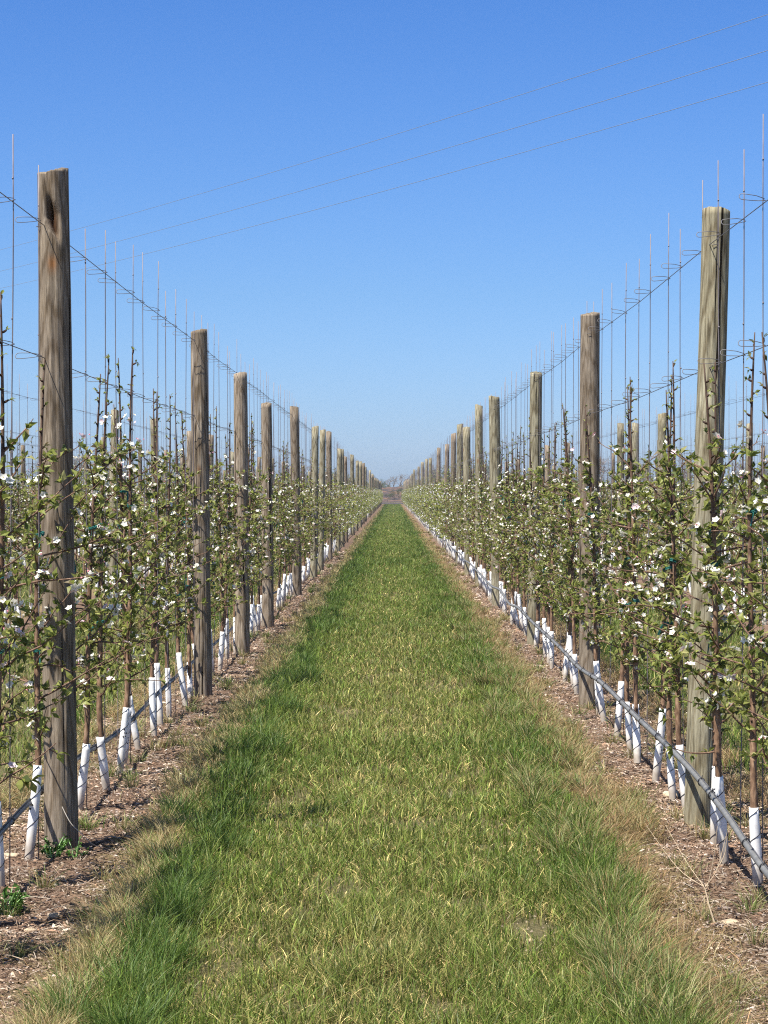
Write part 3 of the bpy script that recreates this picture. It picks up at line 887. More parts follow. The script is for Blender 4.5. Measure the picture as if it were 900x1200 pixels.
# left
kl = hkeys(-1.60, 0.235, [(-1.56, 4.0, 0.12), (-1.57, 6.5, 0.18), (-1.575, 8.5, 0.225), (-1.585, 9.6, 0.25), (-1.60, 11.0, 0.25), (-1.60, 12.8, 0.2)], 0)
root = empty('irrigation_hose', (-1.6, 8, 0)); P = spline(kl, 6) - np.array([-1.6, 8, 0])
h1 = hose('hose_tube', P, 0.012, HOSE); h1.parent = root
h2 = hose('carrier_wire', P + np.array([0.003, 0, 0.016]), 0.0035, HOSEB); h2.parent = root
for q in range(14): ring_at(P, -0.9 + q * 0.9 + hr.uniform(-.2, .2), root, 0.0145)
tag(root, 'thin grey irrigation hose running behind the posts on the left of the path', 'hose')

# overhead power lines
for z0, yl_, yr_, wd in ((9.2, 67.0, 34.0, 'highest'), (8.45, 67.4, 33.9, 'middle'), (7.95, 67.9, 33.9, 'lowest')):
    hz = z0 - EYE
    yr_ = {'highest': hz * F / 559, 'middle': hz * F / 517, 'lowest': hz * F / 480}[wd]
    yl_ = {'highest': hz * F / 284, 'middle': hz * F / 259, 'lowest': hz * F / 239}[wd]
    a = np.array([440 / F * yr_, yr_, z0]); b = np.array([-460 / F * yl_, yl_, z0])
    d = (b - a)
    pts = []
    for u in np.linspace(-1.2, 2.4, 50):
        p = a + d * u; p[2] = z0 + 0.55 * ((u - 0.5) ** 2 - 0.25)
        pts.append(p)
    mb = MB(); tube(mb, pts, 0.0052, 5)
    tag(mb.build('power_line', LINEM, smooth=True), '%s of the three overhead lines crossing the blue sky' % wd, 'power line', 'overhead power lines')

# ------------------------------------------------------------------ grass
GR = np.random.default_rng(21)
def blades(mb, P, h, w, az, bend, col, coltip, twist):
    """7-vertex blades"""
    n = len(P)
    d = np.stack([np.cos(az), np.sin(az), np.zeros(n)], -1)
    s = np.stack([np.cos(twist), np.sin(twist), np.zeros(n)], -1)
    V = np.zeros((n, 7, 3)); cc = np.zeros((n, 7, 3))
    for i_, (u, ww) in enumerate(((0, 1.0), (0.4, 0.9), (0.75, 0.6))):
        c = P + d * (bend * h * u ** 2)[:, None]; c[:, 2] += h * u * (1 - 0.35 * bend * u)
        V[:, 2 * i_] = c - s * (w * ww / 2)[:, None]; V[:, 2 * i_ + 1] = c + s * (w * ww / 2)[:, None]
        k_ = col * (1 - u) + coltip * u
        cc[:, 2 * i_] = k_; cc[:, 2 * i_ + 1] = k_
    c = P + d * (bend * h)[:, None]; c[:, 2] += h * (1 - 0.35 * bend); V[:, 6] = c; cc[:, 6] = coltip
    i_ = np.arange(n)[:, None] * 7
    Q = np.concatenate([i_ + np.array([[0, 1, 3, 2]]), i_ + np.array([[2, 3, 5, 4]])]); T = i_ + np.array([[4, 5, 6]])
    mb.add(V.reshape(-1, 3), [Q, T], 0, cc.reshape(-1, 3))

def sample_y(n, y0, y1, p):
    """density falling as y^-p per unit length"""
    u = GR.random(n); a_, b_ = y0 ** (1 - p), y1 ** (1 - p)
    return (a_ + (b_ - a_) * u) ** (1 / (1 - p))
G1 = np.array([0.100, 0.158, 0.028]); G2 = np.array([0.168, 0.220, 0.052]); GD = np.array([0.066, 0.118, 0.020])
GY = np.array([0.30, 0.28, 0.115]); ST = np.array([0.42, 0.34, 0.17]); BR = np.array([0.27, 0.18, 0.075])
def lerp(a_, b_, t): return a_ * (1 - t)[:, None] + b_ * t[:, None]

def turf(mb, n, cx, y0, y1, p=1.6):
    y = sample_y(n, y0, y1, p)
    x = GR.uniform(-1.22, 1.22, n)
    near = y
    edge = 1.02 + (vnoise(x * 0 + np.sign(x) * 5 + cx, y, 0.5, 31) - 0.5) * 0.22 + (vnoise(x, y, 0.12, 32) - 0.5) * 0.10
    dens = vnoise(x + cx, y, 0.16, 33) * 0.6 + vnoise(x + cx, y, 0.55, 34) * 0.4
    ax = np.abs(x)
    lush = np.clip(1 - np.abs(ax - 0.86) / 0.26, 0, 1)            # thick grass beside the wheel lines
    lush = lush * np.where(x < 0, 1.0, 0.6)
    bare = np.exp(-((x - 0.50) / 0.10) ** 2 - ((y - 7.85) / 0.55) ** 2) + 0.8 * np.exp(-((x - 0.62) / 0.09) ** 2 - ((y - 9.3) / 0.5) ** 2) + 0.7 * np.exp(-((x + 0.25) / 0.12) ** 2 - ((y - 8.8) / 0.3) ** 2)
    bare = bare * (cx == 0) * 0.85
    edge = edge - np.where(x > 0, 0.17, 0.06) * np.clip((9.8 - y) / 2.2, 0, 1)
    keep = (GR.random(n) > bare * 1.1) & (ax < edge) & ((dens > 0.40 - 0.25 * lush) | (GR.random(n) < 0.38))
    x, y, ax, lush, dens = x[keep], y[keep], ax[keep], lush[keep], dens[keep]; n = len(x)
    sc_ = (y / 8.0) ** 0.72
    big = vnoise(x + cx, y, 1.3, 35); patch = np.where(y < 18, vnoise(x + cx, y * 0.55, 0.8, 36), 0.15 + vnoise(x + cx, y * 0.22, 0.7, 37))
    h = (0.035 + 0.07 * GR.random(n) ** 2 + 0.085 * lush * GR.random(n) + 0.05 * np.clip(patch - 0.55, 0, 1) * 2) * (0.55 + 0.9 * dens)
    w = GR.uniform(0.0018, 0.0052, n) * sc_
    az = GR.uniform(0, 6.28, n); bend = GR.uniform(0.05, 0.85, n)
    t = GR.random(n)
    c = lerp(G1, G2, t)
    dk = np.clip(lush * 0.9 + (patch - 0.5) * 1.6, 0, 1) * 0.75
    c = lerp(c, GD[None] + 0 * c, dk)
    yel = np.clip((big - 0.35) * 1.1, 0, 1) * (1 - lush) * 0.55 + 0.1
    farf = np.clip((y - 14) / 30, 0, 1); worn = np.exp(-((x + 0.02) / 0.42) ** 2) * (0.5 + 0.9 * vnoise(x, y * 0.5, 0.6, 38)); yel = (yel + 0.28 * worn) * (1 - 0.6 * farf)
    c = np.where((GR.random(n) < yel)[:, None], lerp(c, GY[None] + 0 * c, GR.uniform(0.3, 0.9, n)), c)
    dry = GR.random(n) < (0.10 + 0.10 * worn + 0.30 * (1 - lush) * np.clip(1.1 - dens * 1.2, 0, 1) + 0.35 * np.clip((ax - 0.96) / 0.15, 0, 1)) * (1 - 0.6 * farf)
    c = np.where(dry[:, None], ST[None] * GR.uniform(0.55, 1.35, (n, 1)), c)
    h = np.where(dry, h * 0.8, h); bend = np.where(dry, bend + 0.4, bend)
    c = c * np.exp(GR.normal(0, 0.36, (n, 1)) * (1 - 0.5 * farf[:, None])) * np.array([1.04, 1.02, 0.80])
    P = np.stack([x + cx, y, gz(x + cx, y) - 0.004], -1)
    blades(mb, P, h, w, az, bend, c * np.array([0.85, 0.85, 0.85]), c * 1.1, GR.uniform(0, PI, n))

g1 = MB(); turf(g1, 380000, 0.0, 5.6, YEND, 1.6)
# long clumps near the right edge
def clump(mb, cx, cy, n, rad, hmin, hmax, cols, wid=0.0035, bmax=0.9):
    a_ = GR.uniform(0, 6.28, n); r_ = np.abs(GR.normal(0, 0.5, n)) * rad
    x = cx + r_ * np.cos(a_); y = cy + r_ * np.sin(a_)
    h = GR.uniform(hmin, hmax, n); t = GR.random(n)
    cols = np.array(cols); c = cols[GR.integers(len(cols), size=n)] * GR.uniform(0.8, 1.25, (n, 1))
    P = np.stack([x, y, gz(x, y) - 0.004], -1)
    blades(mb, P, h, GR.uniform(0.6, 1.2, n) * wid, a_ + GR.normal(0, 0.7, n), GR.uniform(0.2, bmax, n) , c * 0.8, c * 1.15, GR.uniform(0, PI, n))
for q in range(260):
    y_ = float(sample_y(1, 6.2, 60, 1.5)[0]); sgn = -1 if GR.random() < 0.45 else 1
    x_ = sgn * GR.uniform(0.68, 1.05 if y_ > 10 else (0.98 if sgn < 0 else 0.88))
    clump(g1, x_, y_, 110, 0.09, 0.09, 0.20 if y_ < 30 else 0.15, [G1, GD, G2 * 0.8, GD, GD * 1.3] if sgn < 0 else [G1, GY, G2, GD, GY * 0.8 + ST * 0.2, BR], 0.0036 * (y_ / 8) ** 0.6)
tag(g1.build('path_grass', GRASS), 'mown green grass path between the two rows', 'grass', kind='stuff')

g2 = MB()
for q, y0 in ((-1, 12), (1, 12), (-2, 30), (2, 30)):
    turf(g2, 70000 if abs(q) == 1 else 26000, q * PITCH, y0, 230, 1.5)
tag(g2.build('side_grass', GRASS), 'green grass strips in the neighbouring alleys', 'grass', kind='stuff')

# dry straw fringes and weeds in the soil strips
g3 = MB()
def fringe(n, side, cx=0.0, y0=5.6, y1=YEND):
    y = sample_y(n, y0, y1, 1.6); a_ = 0.94 + np.abs(GR.normal(0, 0.125 if side * (1 if cx == 0 else -1) < 0 else 0.15, n))
    x = side * a_ + cx
    d = vnoise(x, y, 0.2, 41) * 0.55 + vnoise(x, y, 0.7, 42) * 0.45
    k_ = (d > 0.42 + np.clip(a_ - 1.15, 0, 1) * 0.4) & (a_ < 1.62)
    x, y, a_ = x[k_], y[k_], a_[k_]; n = len(x)
    near_ = (y < 10.0) & (a_ > (1.03 if side < 0 else 0.96) + 0.10 * np.clip((y - 7.5) / 2.5, 0, 1)) & (GR.random(n) < 0.9)
    x, y, a_ = x[~near_], y[~near_], a_[~near_]; n = len(x)
    pal = np.array([ST, BR, GY, ST * 0.8, G1 * 0.7 + ST * 0.25, np.array([0.36, 0.22, 0.10])]) if side * (1 if cx == 0 else -1) < 0 else np.array([ST * 0.8, BR, BR * 0.8, np.array([0.34, 0.225, 0.13]), np.array([0.30, 0.18, 0.09]), GY * 0.8])
    c = pal[GR.integers(len(pal), size=n)] * np.exp(GR.normal(0, 0.32, (n, 1)))
    P = np.stack([x, y, gz(x, y) - 0.003], -1)
    h = GR.uniform(0.03, 0.115, n) * np.clip(1.35 - (a_ - 0.95) * 1.3, 0.35, 1.2)
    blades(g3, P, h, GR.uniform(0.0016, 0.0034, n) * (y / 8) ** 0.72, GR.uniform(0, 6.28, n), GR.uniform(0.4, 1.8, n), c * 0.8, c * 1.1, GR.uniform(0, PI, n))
fringe(90000, -1); fringe(110000, 1)
for q in range(520):         # bright golden tufts along the soil edge
    y_ = float(sample_y(1, 6.0, 150, 1.35)[0]); sgn = -1 if GR.random() < 0.62 else 1
    a_ = GR.normal(1.08 if y_ > 10 else (1.0 if sgn < 0 else 0.90), 0.06 if y_ > 10 else 0.035)
    clump(g3, sgn * a_, y_, 70, 0.085, 0.05, 0.15, [ST, ST * 1.15, GY * 1.1, BR * 1.2, ST * 0.85, G2] if sgn < 0 else [ST, BR, BR * 1.2, GY, G1], 0.0032 * (y_ / 8) ** 0.6, 0.9)
for sd, cx in ((1, -PITCH), (-1, PITCH)): fringe(26000, sd, cx, 11, 200)
for q in range(430):
    y_ = float(sample_y(1, 6.2, 90, 1.4)[0]); sgn = -1 if GR.random() < 0.5 else 1
    a_ = 1.0 + 0.75 * GR.random() ** 1.6; pal = [ST, BR, GY, G1] if GR.random() < 0.7 else [G2, G1, GY]
    if y_ < 10 and GR.random() < 0.75: continue
    clump(g3, sgn * a_, y_, 60, 0.07, 0.05, 0.14, pal, 0.003 * (y_ / 8) ** 0.6, 1.3)
tag(g3.build('dry_grass', GRASS), 'dry straw-coloured grass along the soil strips', 'dry grass', kind='stuff')

# litter: chips, twigs, crumbs on the soil strips
lt = MB()
def chips(n, side, y1=60):
    y = sample_y(n, 5.6, y1, 1.5); a_ = GR.uniform(0.98, 2.2, n); x = side * a_
    k_ = GR.random(n) < np.clip((a_ - 0.95) / 0.25, 0, 1); x, y = x[k_], y[k_]; n = len(x)
    s_ = (0.0022 + 0.0085 * GR.random(n) ** 3.2) * (y / 7) ** 0.45; lng = GR.uniform(1.0, 4.5, n)
    dk_ = np.clip(0.62 + 1.1 * vnoise(x, y, 0.45, 61) , 0.65, 1.4)[:, None]
    az = GR.uniform(0, 6.28, n); d = np.stack([np.cos(az), np.sin(az), GR.normal(0, 0.25, n)], -1)
    s2 = np.stack([-np.sin(az), np.cos(az), GR.normal(0, 0.35, n)], -1)
    P = np.stack([x, y, gz(x, y) + GR.uniform(0.0, 0.012, n)], -1)
    Ln = (s_ * lng)[:, None]; W = (s_ * 0.55)[:, None]; up = np.array([0, 0, 1.0])[None] * (s_ * GR.uniform(0.15, 0.7, n))[:, None]
    # little six-vertex wedge: real thickness
    V = np.stack([P - d * Ln / 2, P + s2 * W - d * Ln * 0.1, P + d * Ln / 2, P - s2 * W + d * Ln * 0.1, P + up], 1)
    i_ = np.arange(n)[:, None] * 5
    T = np.concatenate([i_ + np.array([[q, (q + 1) % 4, 4]]) for q in range(4)])
    pal = np.array([[0.10, 0.065, 0.042], [0.20, 0.14, 0.095], [0.33, 0.25, 0.17], [0.52, 0.43, 0.32], [0.30, 0.19, 0.12], [0.06, 0.042, 0.03], [0.60, 0.52, 0.42], [0.36, 0.30, 0.25]])
    w_ = GR.choice(8, n, p=[0.20, 0.22, 0.15, 0.05, 0.12, 0.15, 0.02, 0.09])
    lt.add(V.reshape(-1, 3), T, 0, np.repeat(pal[w_] * GR.uniform(0.7, 1.1, (n, 1)) * dk_ * np.array([0.95, 0.93, 0.95]), 5, 0))
chips(150000, -1); chips(150000, 1)
for (cx_, cy_, sx_, sy_, n_) in ((0.50, 7.85, 0.10, 0.5, 1500), (0.62, 9.3, 0.09, 0.5, 1000)):
    for _ in range(n_ // 10):
        x_, y_ = GR.normal(cx_, sx_), GR.normal(cy_, sy_); s_ = GR.uniform(0.004, 0.012); a_ = GR.uniform(0, 6.28)
        d_ = np.array([math.cos(a_), math.sin(a_), 0]); e_ = np.array([-d_[1], d_[0], 0]); p_ = np.array([x_, y_, float(gz(x_, y_))])
        lt.add(np.array([p_ - d_ * s_, p_ + e_ * s_ * .6, p_ + d_ * s_, p_ - e_ * s_ * .6, p_ + [0, 0, s_ * .6]]), np.array([[0, 1, 4], [1, 2, 4], [2, 3, 4], [3, 0, 4]]), 0, np.array([0.33, 0.26, 0.19]) * GR.uniform(.5, 1.3))
for q in range(2600):
    y_ = float(sample_y(1, 6, 26, 1.4)[0]); x_ = (1 if GR.random() < 0.5 else -1) * GR.uniform(1.08, 1.9)
    az = GR.uniform(0, 6.28); l_ = GR.uniform(0.03, 0.16); z_ = float(gz(x_, y_))
    d = np.array([math.cos(az), math.sin(az), 0]); p = np.array([x_, y_, z_ + 0.006])
    col = [(0.42, 0.35, 0.27), (0.2, 0.14, 0.1), (0.3, 0.21, 0.14)][GR.integers(3)]
    tube(lt, [p, p + d * l_ * .5 + [GR.normal(0, .006), GR.normal(0, .006), GR.uniform(0.004, 0.02)], p + d * l_ + [0, 0, GR.uniform(-.004, .006)]], [0.0016, 0.0014, 0.0009], 4, col=col)
tag(lt.build('soil_litter', LITTER), 'chips, crumbs and dry twigs on the bare soil', 'litter', kind='stuff')

# ------------------------------------------------------------------ stones
def px2g(px, py):
    """photo pixel on flat ground -> world x, y"""
    y_ = EYE * F / (py - 577.0); return (px - 460.0) / F * y_, y_
stone_list = [(12, 1003, .030, 'yellowish stone beside the nearest white guard left of the path'),
              (36, 1088, .024, 'pale tan stone near the lower left corner'),
              (61, 1072, .024, 'flat whitish stone on bare soil at lower left'),
              (103, 1081, .016, 'small tan stone at the edge of dry grass, lower left'),
              (173, 903, .018, 'small pale stone on soil right of the nearest left post'),
              (856, 1079, .032, 'round pale stone on bare soil at lower right'),
              (747, 966, .020, 'small pinkish stone on soil left of the nearest right post'),
              (748, 981, .022, 'yellowish flat stone just below the small pinkish stone'),
              (807, 1018, .020, 'tan stone between dead weed stems and right post'),
              (829, 1030, .020, 'low tan stone behind the dead weed stems'),
              (670, 869, .026, 'buff stone in brown thatch on the right strip'),
              (787, 930, .050, 'large buff rock at the foot of the guard beside the right post'),
              (622, 1102, .017, 'half buried stone in the bare patch of the grass path')]
def stone_mesh(seed, r):
    g = np.random.default_rng(seed); nu, nv_ = 14, 9
    V = []; ph = g.random(6) * 6
    for a_ in range(nv_):
        th = PI * a_ / (nv_ - 1)
        for b_ in range(nu):
            p = 2 * PI * b_ / nu; d = np.array([math.sin(th) * math.cos(p), math.sin(th) * math.sin(p), math.cos(th)])
            m = 1 + 0.17 * math.sin(3 * d[0] + ph[0]) + 0.15 * math.sin(4 * d[1] + ph[1]) + 0.1 * math.sin(6 * d[2] + 3 * d[0] + ph[2])
            q_ = d * m * r * np.array([1.2, 0.9, 0.55])
            q_ = np.sign(q_) * np.minimum(np.abs(q_), np.array([1.05, 0.85, 0.42]) * r)
            V.append(q_)
    i_ = np.arange(nv_ - 1)[:, None] * nu; j_ = np.arange(nu)[None, :]; j2 = (j_ + 1) % nu
    mb = MB(); mb.add(V, np.stack([i_ + j_, i_ + nu + j_, i_ + nu + j2, i_ + j2], -1).reshape(-1, 4))
    return mb.mesh('stone', STONE, True)
for q, (px, py, r_, lab) in enumerate(stone_list):
    x_, y_ = px2g(px, py)
    o = link('stone', stone_mesh(q, r_), None, (x_, y_, float(gz(x_, y_)) + r_ * 0.15)); o.rotation_euler = (0, 0, q * 1.3)
    tag(o, lab, 'stone')

# weed at the foot of the left post, dead weed at the lower right, twine
def leafy(name, px, py, n, spread, ll, label, seed):
    g = np.random.default_rng(seed); x_, y_ = px2g(px, py)
    root = empty(name, (x_, y_, float(gz(x_, y_)))); f = MB(); s_ = MB(); Ps = []; Ds = []
    for q in range(n):
        a_ = g.uniform(0, 6.28); r_ = spread * g.uniform(0.2, 1); tip = np.array([math.cos(a_) * r_, math.sin(a_) * r_, g.uniform(0.03, 0.10)])
        b = np.array([math.cos(a_) * r_ * .3, math.sin(a_) * r_ * .3, 0]); tube(s_, [b, (b + tip) / 2 + [0, 0, .015], tip], [.0018, .0014, .001], 4, col=(0.6, 0.9, 0.4))
        for w in range(7):
            u = w / 6; Ps.append(b + (tip - b) * (0.3 + 0.7 * u)); Ds.append(unit(g.normal(0, 1, 3) + [0, 0, 0.5]))
    Ps = np.array(Ps); n_ = len(Ps)
    leaves(f, Ps, np.array(Ds), g.normal(0, .4, (n_, 3)) + [0, 0, 1], g.uniform(.5, 1, n_) * ll, g.uniform(.3, .5, n_) * ll, np.array([[0.06, 0.13, 0.02]]) * g.uniform(.7, 1.5, (n_, 1)))
    s_.build('stem', GRASS, root); f.build('leaves', LEAF, root)
    tag(root, label, 'weed')
leafy('leafy_weed', 62, 1003, 17, 0.12, 0.035, 'low dark green leafy weed at the foot of the nearest left post', 3)
leafy('leafy_weed', 6, 1068, 14, 0.10, 0.045, 'broad-leaved green weed at the lower left edge of the photo', 4)
leafy('leafy_weed', 88, 1005, 6, 0.06, 0.03, 'small green weed in the shadow right of the nearest left post', 5)
x_, y_ = px2g(838, 1082)
root = empty('dead_weed', (x_, y_, float(gz(x_, y_)))); mb = MB()
def wp(px, py, dy=0.0):
    yy = y_ + dy; return np.array([(px - 460) / F * yy - x_, dy, EYE - (py - 577) / F * yy - float(gz(x_, y_))])
tube(mb, [wp(838, 1083), wp(832, 1064, .02), wp(826, 1040, .05)], [.004, .003, .002], 5, col=(1, 1, 1))
for pl in ([(826, 1040, .05), (806, 1012, .15), (780, 967, .25)], [(826, 1040, .05), (822, 1015, .0), (823, 1000, -.05)], [(826, 1040, .05), (840, 1020, .1), (851, 980, .15)],
           [(828, 1045, .05), (836, 1010, .05), (841, 968, .05)], [(826, 1040, .05), (795, 1018, .2), (758, 968, .3)], [(840, 1020, .1), (850, 1000, .12), (852, 976, .13)]):
    tube(mb, spline([wp(*q) for q in pl], 5), np.linspace(.0017, .0009, 11), 4)
mb.build('stem', STRAW, root); tag(root, 'pale branching dead weed stems on bare soil at lower right', 'dead weed')
yy = 9.72; P0 = [np.array([(px - 460) / F * (yy + d_), yy + d_, EYE - (py - 577) / F * (yy + d_)]) for px, py, d_ in ((72, 946, 0), (82, 965, -.02), (95, 978, -.02), (108, 990, .0), (118, 993, .08))]
mb = MB(); tube(mb, spline(P0, 6), 0.0016, 5)
tag(mb.build('twine', STRING), 'loose pale twine hanging from the foot of the nearest left post', 'twine')

# ------------------------------------------------------------------ far background
bank_m, nt = new_mat('dry_bank')
n1 = noise(nt, mapping(nt), 0.35, 6, 0.65); n2 = noise(nt, mapping(nt), 2.5, 5, 0.7)
c = ramp(nt, n1, [(0.35, (0.055, 0.048, 0.05)), (0.5, (0.10, 0.075, 0.065)), (0.60, (0.24, 0.135, 0.08)), (0.70, (0.07, 0.075, 0.035))])
c = mixc(nt, 0.7, c, ramp(nt, n2, [(0.3, (0.5, 0.5, 0.52)), (0.7, (1.15, 1.1, 1.05))]), 'MULTIPLY')
finish(nt, c, 0.95, n2, 1, 0.3, spec=0.1)
xs2 = np.linspace(-160, 160, 260); ys2 = np.linspace(330, 470, 50)
XX, YY = np.meshgrid(xs2, ys2); u = (YY - 330) / 140
prof = np.clip(u / 0.55, 0, 1); prof = prof * prof * (3 - 2 * prof)
ZZ = prof * (2.2 + 1.6 * (vnoise(XX + 300, YY, 14, 51) - 0.3)) * np.clip((1 - u) / 0.2, 0, 1) + (vnoise(XX + 300, YY, 2.2, 52) - 0.5) * 0.7 * prof - 0.15
mb = MB(); nx, ny = 260, 50; i = np.arange(ny - 1)[:, None] * nx; j = np.arange(nx - 1)[None, :]
mb.add(np.stack([XX, YY, ZZ], -1).reshape(-1, 3), np.stack([i + j, i + j + 1, i + nx + j + 1, i + nx + j], -1).reshape(-1, 4))
tag(mb.build('earth_bank', bank_m, smooth=True), 'rough reddish brown bank beyond the end of the path', kind='structure')
rd, nt = new_mat('farm_track'); n1 = noise(nt, mapping(nt), 1.5, 5)
finish(nt, ramp(nt, n1, [(0.3, (0.05, 0.042, 0.042)), (0.7, (0.085, 0.07, 0.07))]), 0.95, spec=0.1)
mb = MB(); mb.add([(-160, 300, .03), (160, 300, .03), (160, 326, .03), (-160, 326, .03)], np.array([[0, 1, 2, 3]]))
tag(mb.build('farm_track', rd), 'grey farm track crossing beyond the rows', kind='structure')

def far_tree(seed, H, green):
    g = np.random.default_rng(seed); tk = MB(); fo = MB(); tips = []
    def rec(p, d, l, r_, dep):
        e = p + d * l; m = (p + e) / 2 + g.normal(0, l * 0.05, 3)
        tube(tk, [p, m, e], [r_, r_ * .85, r_ * .65], 4 if dep < 2 else 3, caps=False)
        if dep >= 4: tips.append(e); return
        if dep >= 2: tips.append(m)
        for _ in range(3 if dep < 3 else 4):
            nd = unit(d + g.normal(0, 0.48, 3) + [0, 0, 0.12]); rec(e, nd, l * g.uniform(.6, .85), r_ * .6, dep + 1)
    rec(np.zeros(3), unit(np.array([g.normal(0, .05), g.normal(0, .05), 1])), H * 0.27, H * 0.022, 0)
    T = np.array(tips); n = {0: 1, 1: 7}[green]
    P = np.repeat(T, n, 0) + g.normal(0, H * 0.035, (len(T) * n, 3))
    base = np.array([0.07, 0.10, 0.03]) if green else np.array([0.17, 0.15, 0.09])
    leaves(fo, P, g.normal(0, 1, P.shape), g.normal(0, 1, P.shape), g.uniform(.5, 1, len(P)) * H * (0.045 if green else 0.03), g.uniform(.3, .6, len(P)) * H * (0.04 if green else .02), base[None] * g.uniform(.6, 1.5, (len(P), 1)), 1)
    return [('trunk', tk.mesh('trunk', BARK)), ('crown', fo.mesh('crown', LEAF))]
FT = [far_tree(1, 8, 0), far_tree(2, 8, 0), far_tree(3, 7, 1), far_tree(4, 7, 1)]
r = random.Random(77)
ft = []
for q in range(64):
    x_ = -128 + q * 4 + r.uniform(-1.5, 1.5); y_ = r.uniform(540, 620)
    kind = r.choice([0, 1, 2, 3, 0, 1]); s_ = r.uniform(0.9, 1.5) * (1.0 + 0.25 * min(1, abs(x_) / 50))
    if abs(x_) < 8: kind = 2 if x_ < -2 else 0; s_ = 0.62 if x_ < -2 else 0.8
    ft.append((x_, y_, kind, s_))
ft += [(0.1, 585, 0, 0.95), (1.5, 575, 1, 1.0), (-3.8, 560, 3, 0.80), (-2.6, 570, 2, 0.66), (-1.6, 550, 3, 0.6), (2.5, 560, 3, 0.55), (1.6, 556, 2, 0.5)]
for (x_, y_, kind, s_) in ft:
    root = empty('bare_tree' if kind < 2 else 'leafy_tree', (x_, y_, -0.1), (0, 0, r.uniform(0, 6.28))); root.scale = (s_, s_, s_)
    for nm, me in FT[kind]: link(nm, me, root)
    mid = abs(x_) < 5
    if mid: lab = 'bare spring tree beyond the bank at the far end of the path' if kind < 2 else 'hazy green bushy tree at the far end of the path'
    else:
        sd = 'left' if x_ < 0 else 'right'
        lab = ('bare tree on the horizon behind the orchard rows, %s side' if kind < 2 else 'greening tree on the horizon behind the orchard rows, %s side') % sd
    tag(root, lab, 'tree', 'trees at the end of the path' if mid else 'horizon trees on the %s' % ('left' if x_ < 0 else 'right'))

for q in range(26):
    x_ = -9 + q * 0.75 + r.uniform(-.4, .4); y_ = r.uniform(335, 420); s_ = r.uniform(0.14, 0.34)
    root = empty('shrub', (x_, y_, 1.0 if y_ > 370 else 0.2), (0, 0, r.uniform(0, 6.28))); root.scale = (s_ * 1.4, s_ * 1.4, s_)
    for nm, me in FT[2 + q % 2]: link(nm, me, root)
    tag(root, 'low scrubby bush on the reddish bank at the far end of the path', 'bush', 'bushes on the far bank')
# ------------------------------------------------------------------ air
AIR = True
if AIR:
    hz = MB()
    a_, b_, z0, z1 = (-420, 420), (-30, 700), -1.2, 14.5
    V = [(x, y, z) for z in (z0, z1) for x, y in ((a_[0], b_[0]), (a_[1], b_[0]), (a_[1], b_[1]), (a_[0], b_[1]))]
    hz.add(V, np.array([[3, 2, 1, 0], [4, 5, 6, 7], [0, 1, 5, 4], [1, 2, 6, 5], [2, 3, 7, 6], [3, 0, 4, 7]]))
    hm, nt = new_mat('haze'); pv = N(nt, 'ShaderNodeVolumePrincipled'); o = N(nt, 'ShaderNodeOutputMaterial')
    pv.inputs['Color'].default_value = (0.80, 0.88, 1.0, 1); pv.inputs['Density'].default_value = 0.00022
    pv.inputs['Anisotropy'].default_value = 0.0
    L(nt, pv.outputs[0], o.inputs['Volume'])
    tag(hz.build('haze', hm), 'thin bluish spring haze', 'haze', kind='stuff')

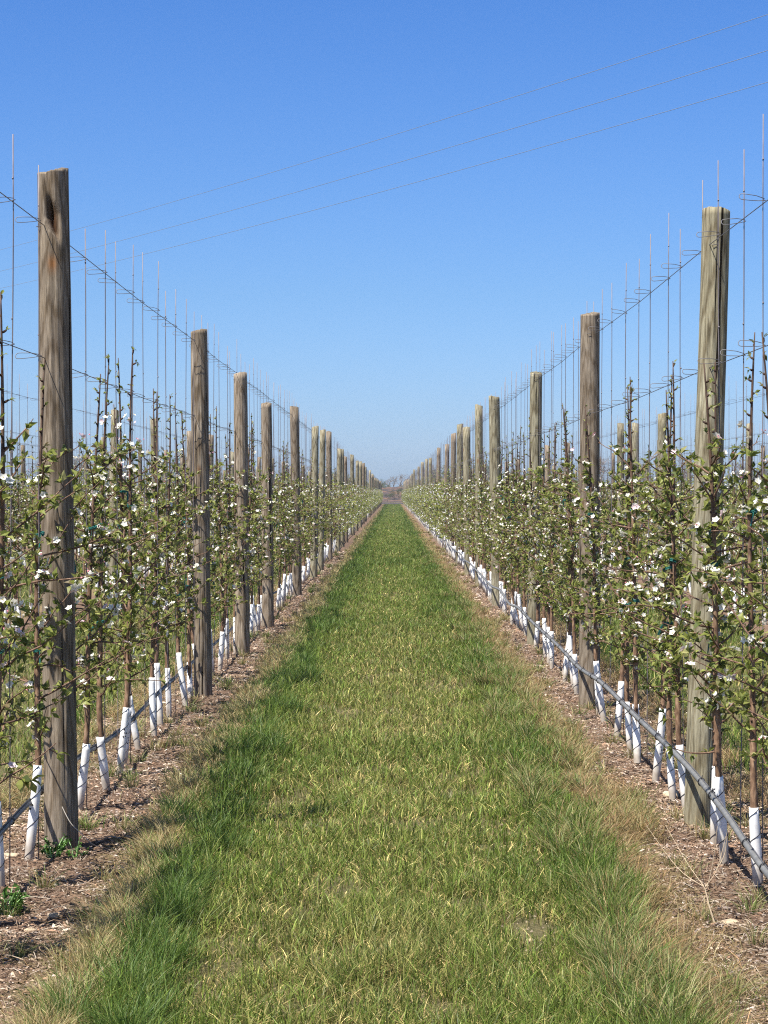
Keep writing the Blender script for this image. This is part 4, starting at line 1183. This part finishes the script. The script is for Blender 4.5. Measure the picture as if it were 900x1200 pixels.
# ------------------------------------------------------------------ light, sky, camera
AZ, EL = 48.0, 62.0      # sun behind the camera's left shoulder
sd = (-math.sin(R(AZ)) * math.cos(R(EL)), -math.cos(R(AZ)) * math.cos(R(EL)), math.sin(R(EL)))
sun = bpy.data.lights.new('sun', 'SUN'); sun.energy = 5.0; sun.angle = R(0.53); sun.color = (1.0, 0.955, 0.88)
so = bpy.data.objects.new('sun', sun); C.objects.link(so)
from mathutils import Vector
so.rotation_euler = Vector((-sd[0], -sd[1], -sd[2])).to_track_quat('-Z', 'Y').to_euler()
w = bpy.data.worlds.new('World'); sc.world = w; w.use_nodes = True
nt = w.node_tree; nt.nodes.clear()
sk = N(nt, 'ShaderNodeTexSky', sky_type='NISHITA'); sk.sun_disc = False
sk.sun_elevation = R(EL); sk.sun_rotation = R(180 + AZ); sk.altitude = 0; sk.air_density = 1.0; sk.dust_density = 0.6; sk.ozone_density = 3.0
tc = N(nt, 'ShaderNodeTexCoord'); sx = N(nt, 'ShaderNodeSeparateXYZ'); L(nt, tc.outputs['Generated'], sx.inputs[0])
tint = ramp(nt, sx.outputs[2], [(0.0, (0.42, 0.56, 0.91)), (0.02, (0.41, 0.555, 0.90)), (0.09, (0.345, 0.505, 0.78)), (0.22, (0.25, 0.445, 0.77)), (0.42, (0.50, 0.58, 0.74)), (1.0, (0.58, 0.62, 0.70))])
skyc = mixc(nt, 1.0, sk.outputs[0], tint, 'MULTIPLY')
bg = N(nt, 'ShaderNodeBackground'); bg.inputs[1].default_value = 0.10
o = N(nt, 'ShaderNodeOutputWorld')
L(nt, skyc, bg.inputs[0]); L(nt, bg.outputs[0], o.inputs[0])

cam = bpy.data.cameras.new('camera'); co = bpy.data.objects.new('camera', cam); C.objects.link(co)
co.location = (0, 0, EYE)
co.rotation_euler = (R(90) - math.atan(23 / F), 0, math.atan(10 / F))
cam.sensor_fit = 'VERTICAL'; cam.sensor_height = 36; cam.sensor_width = 27; cam.lens = 77
cam.clip_start = 0.1; cam.clip_end = 9000
sc.camera = co
sc.render.resolution_x, sc.render.resolution_y = 768, 1024
sc.view_settings.view_transform = 'Standard'; sc.view_settings.look = 'None'
sc.view_settings.exposure = 0.96; sc.view_settings.gamma = 1.0

sc.render.engine = 'CYCLES'
sc.cycles.use_denoising = False
sc.render.filter_size = 1.5
sc.cycles.pixel_filter_type = 'BLACKMAN_HARRIS'
sc.cycles.filter_width = 1.15
sc.cycles.max_bounces = 6; sc.cycles.diffuse_bounces = 3; sc.cycles.glossy_bounces = 2; sc.cycles.transmission_bounces = 4; sc.cycles.volume_bounces = 0
sc.cycles.sample_clamp_indirect = 3.0
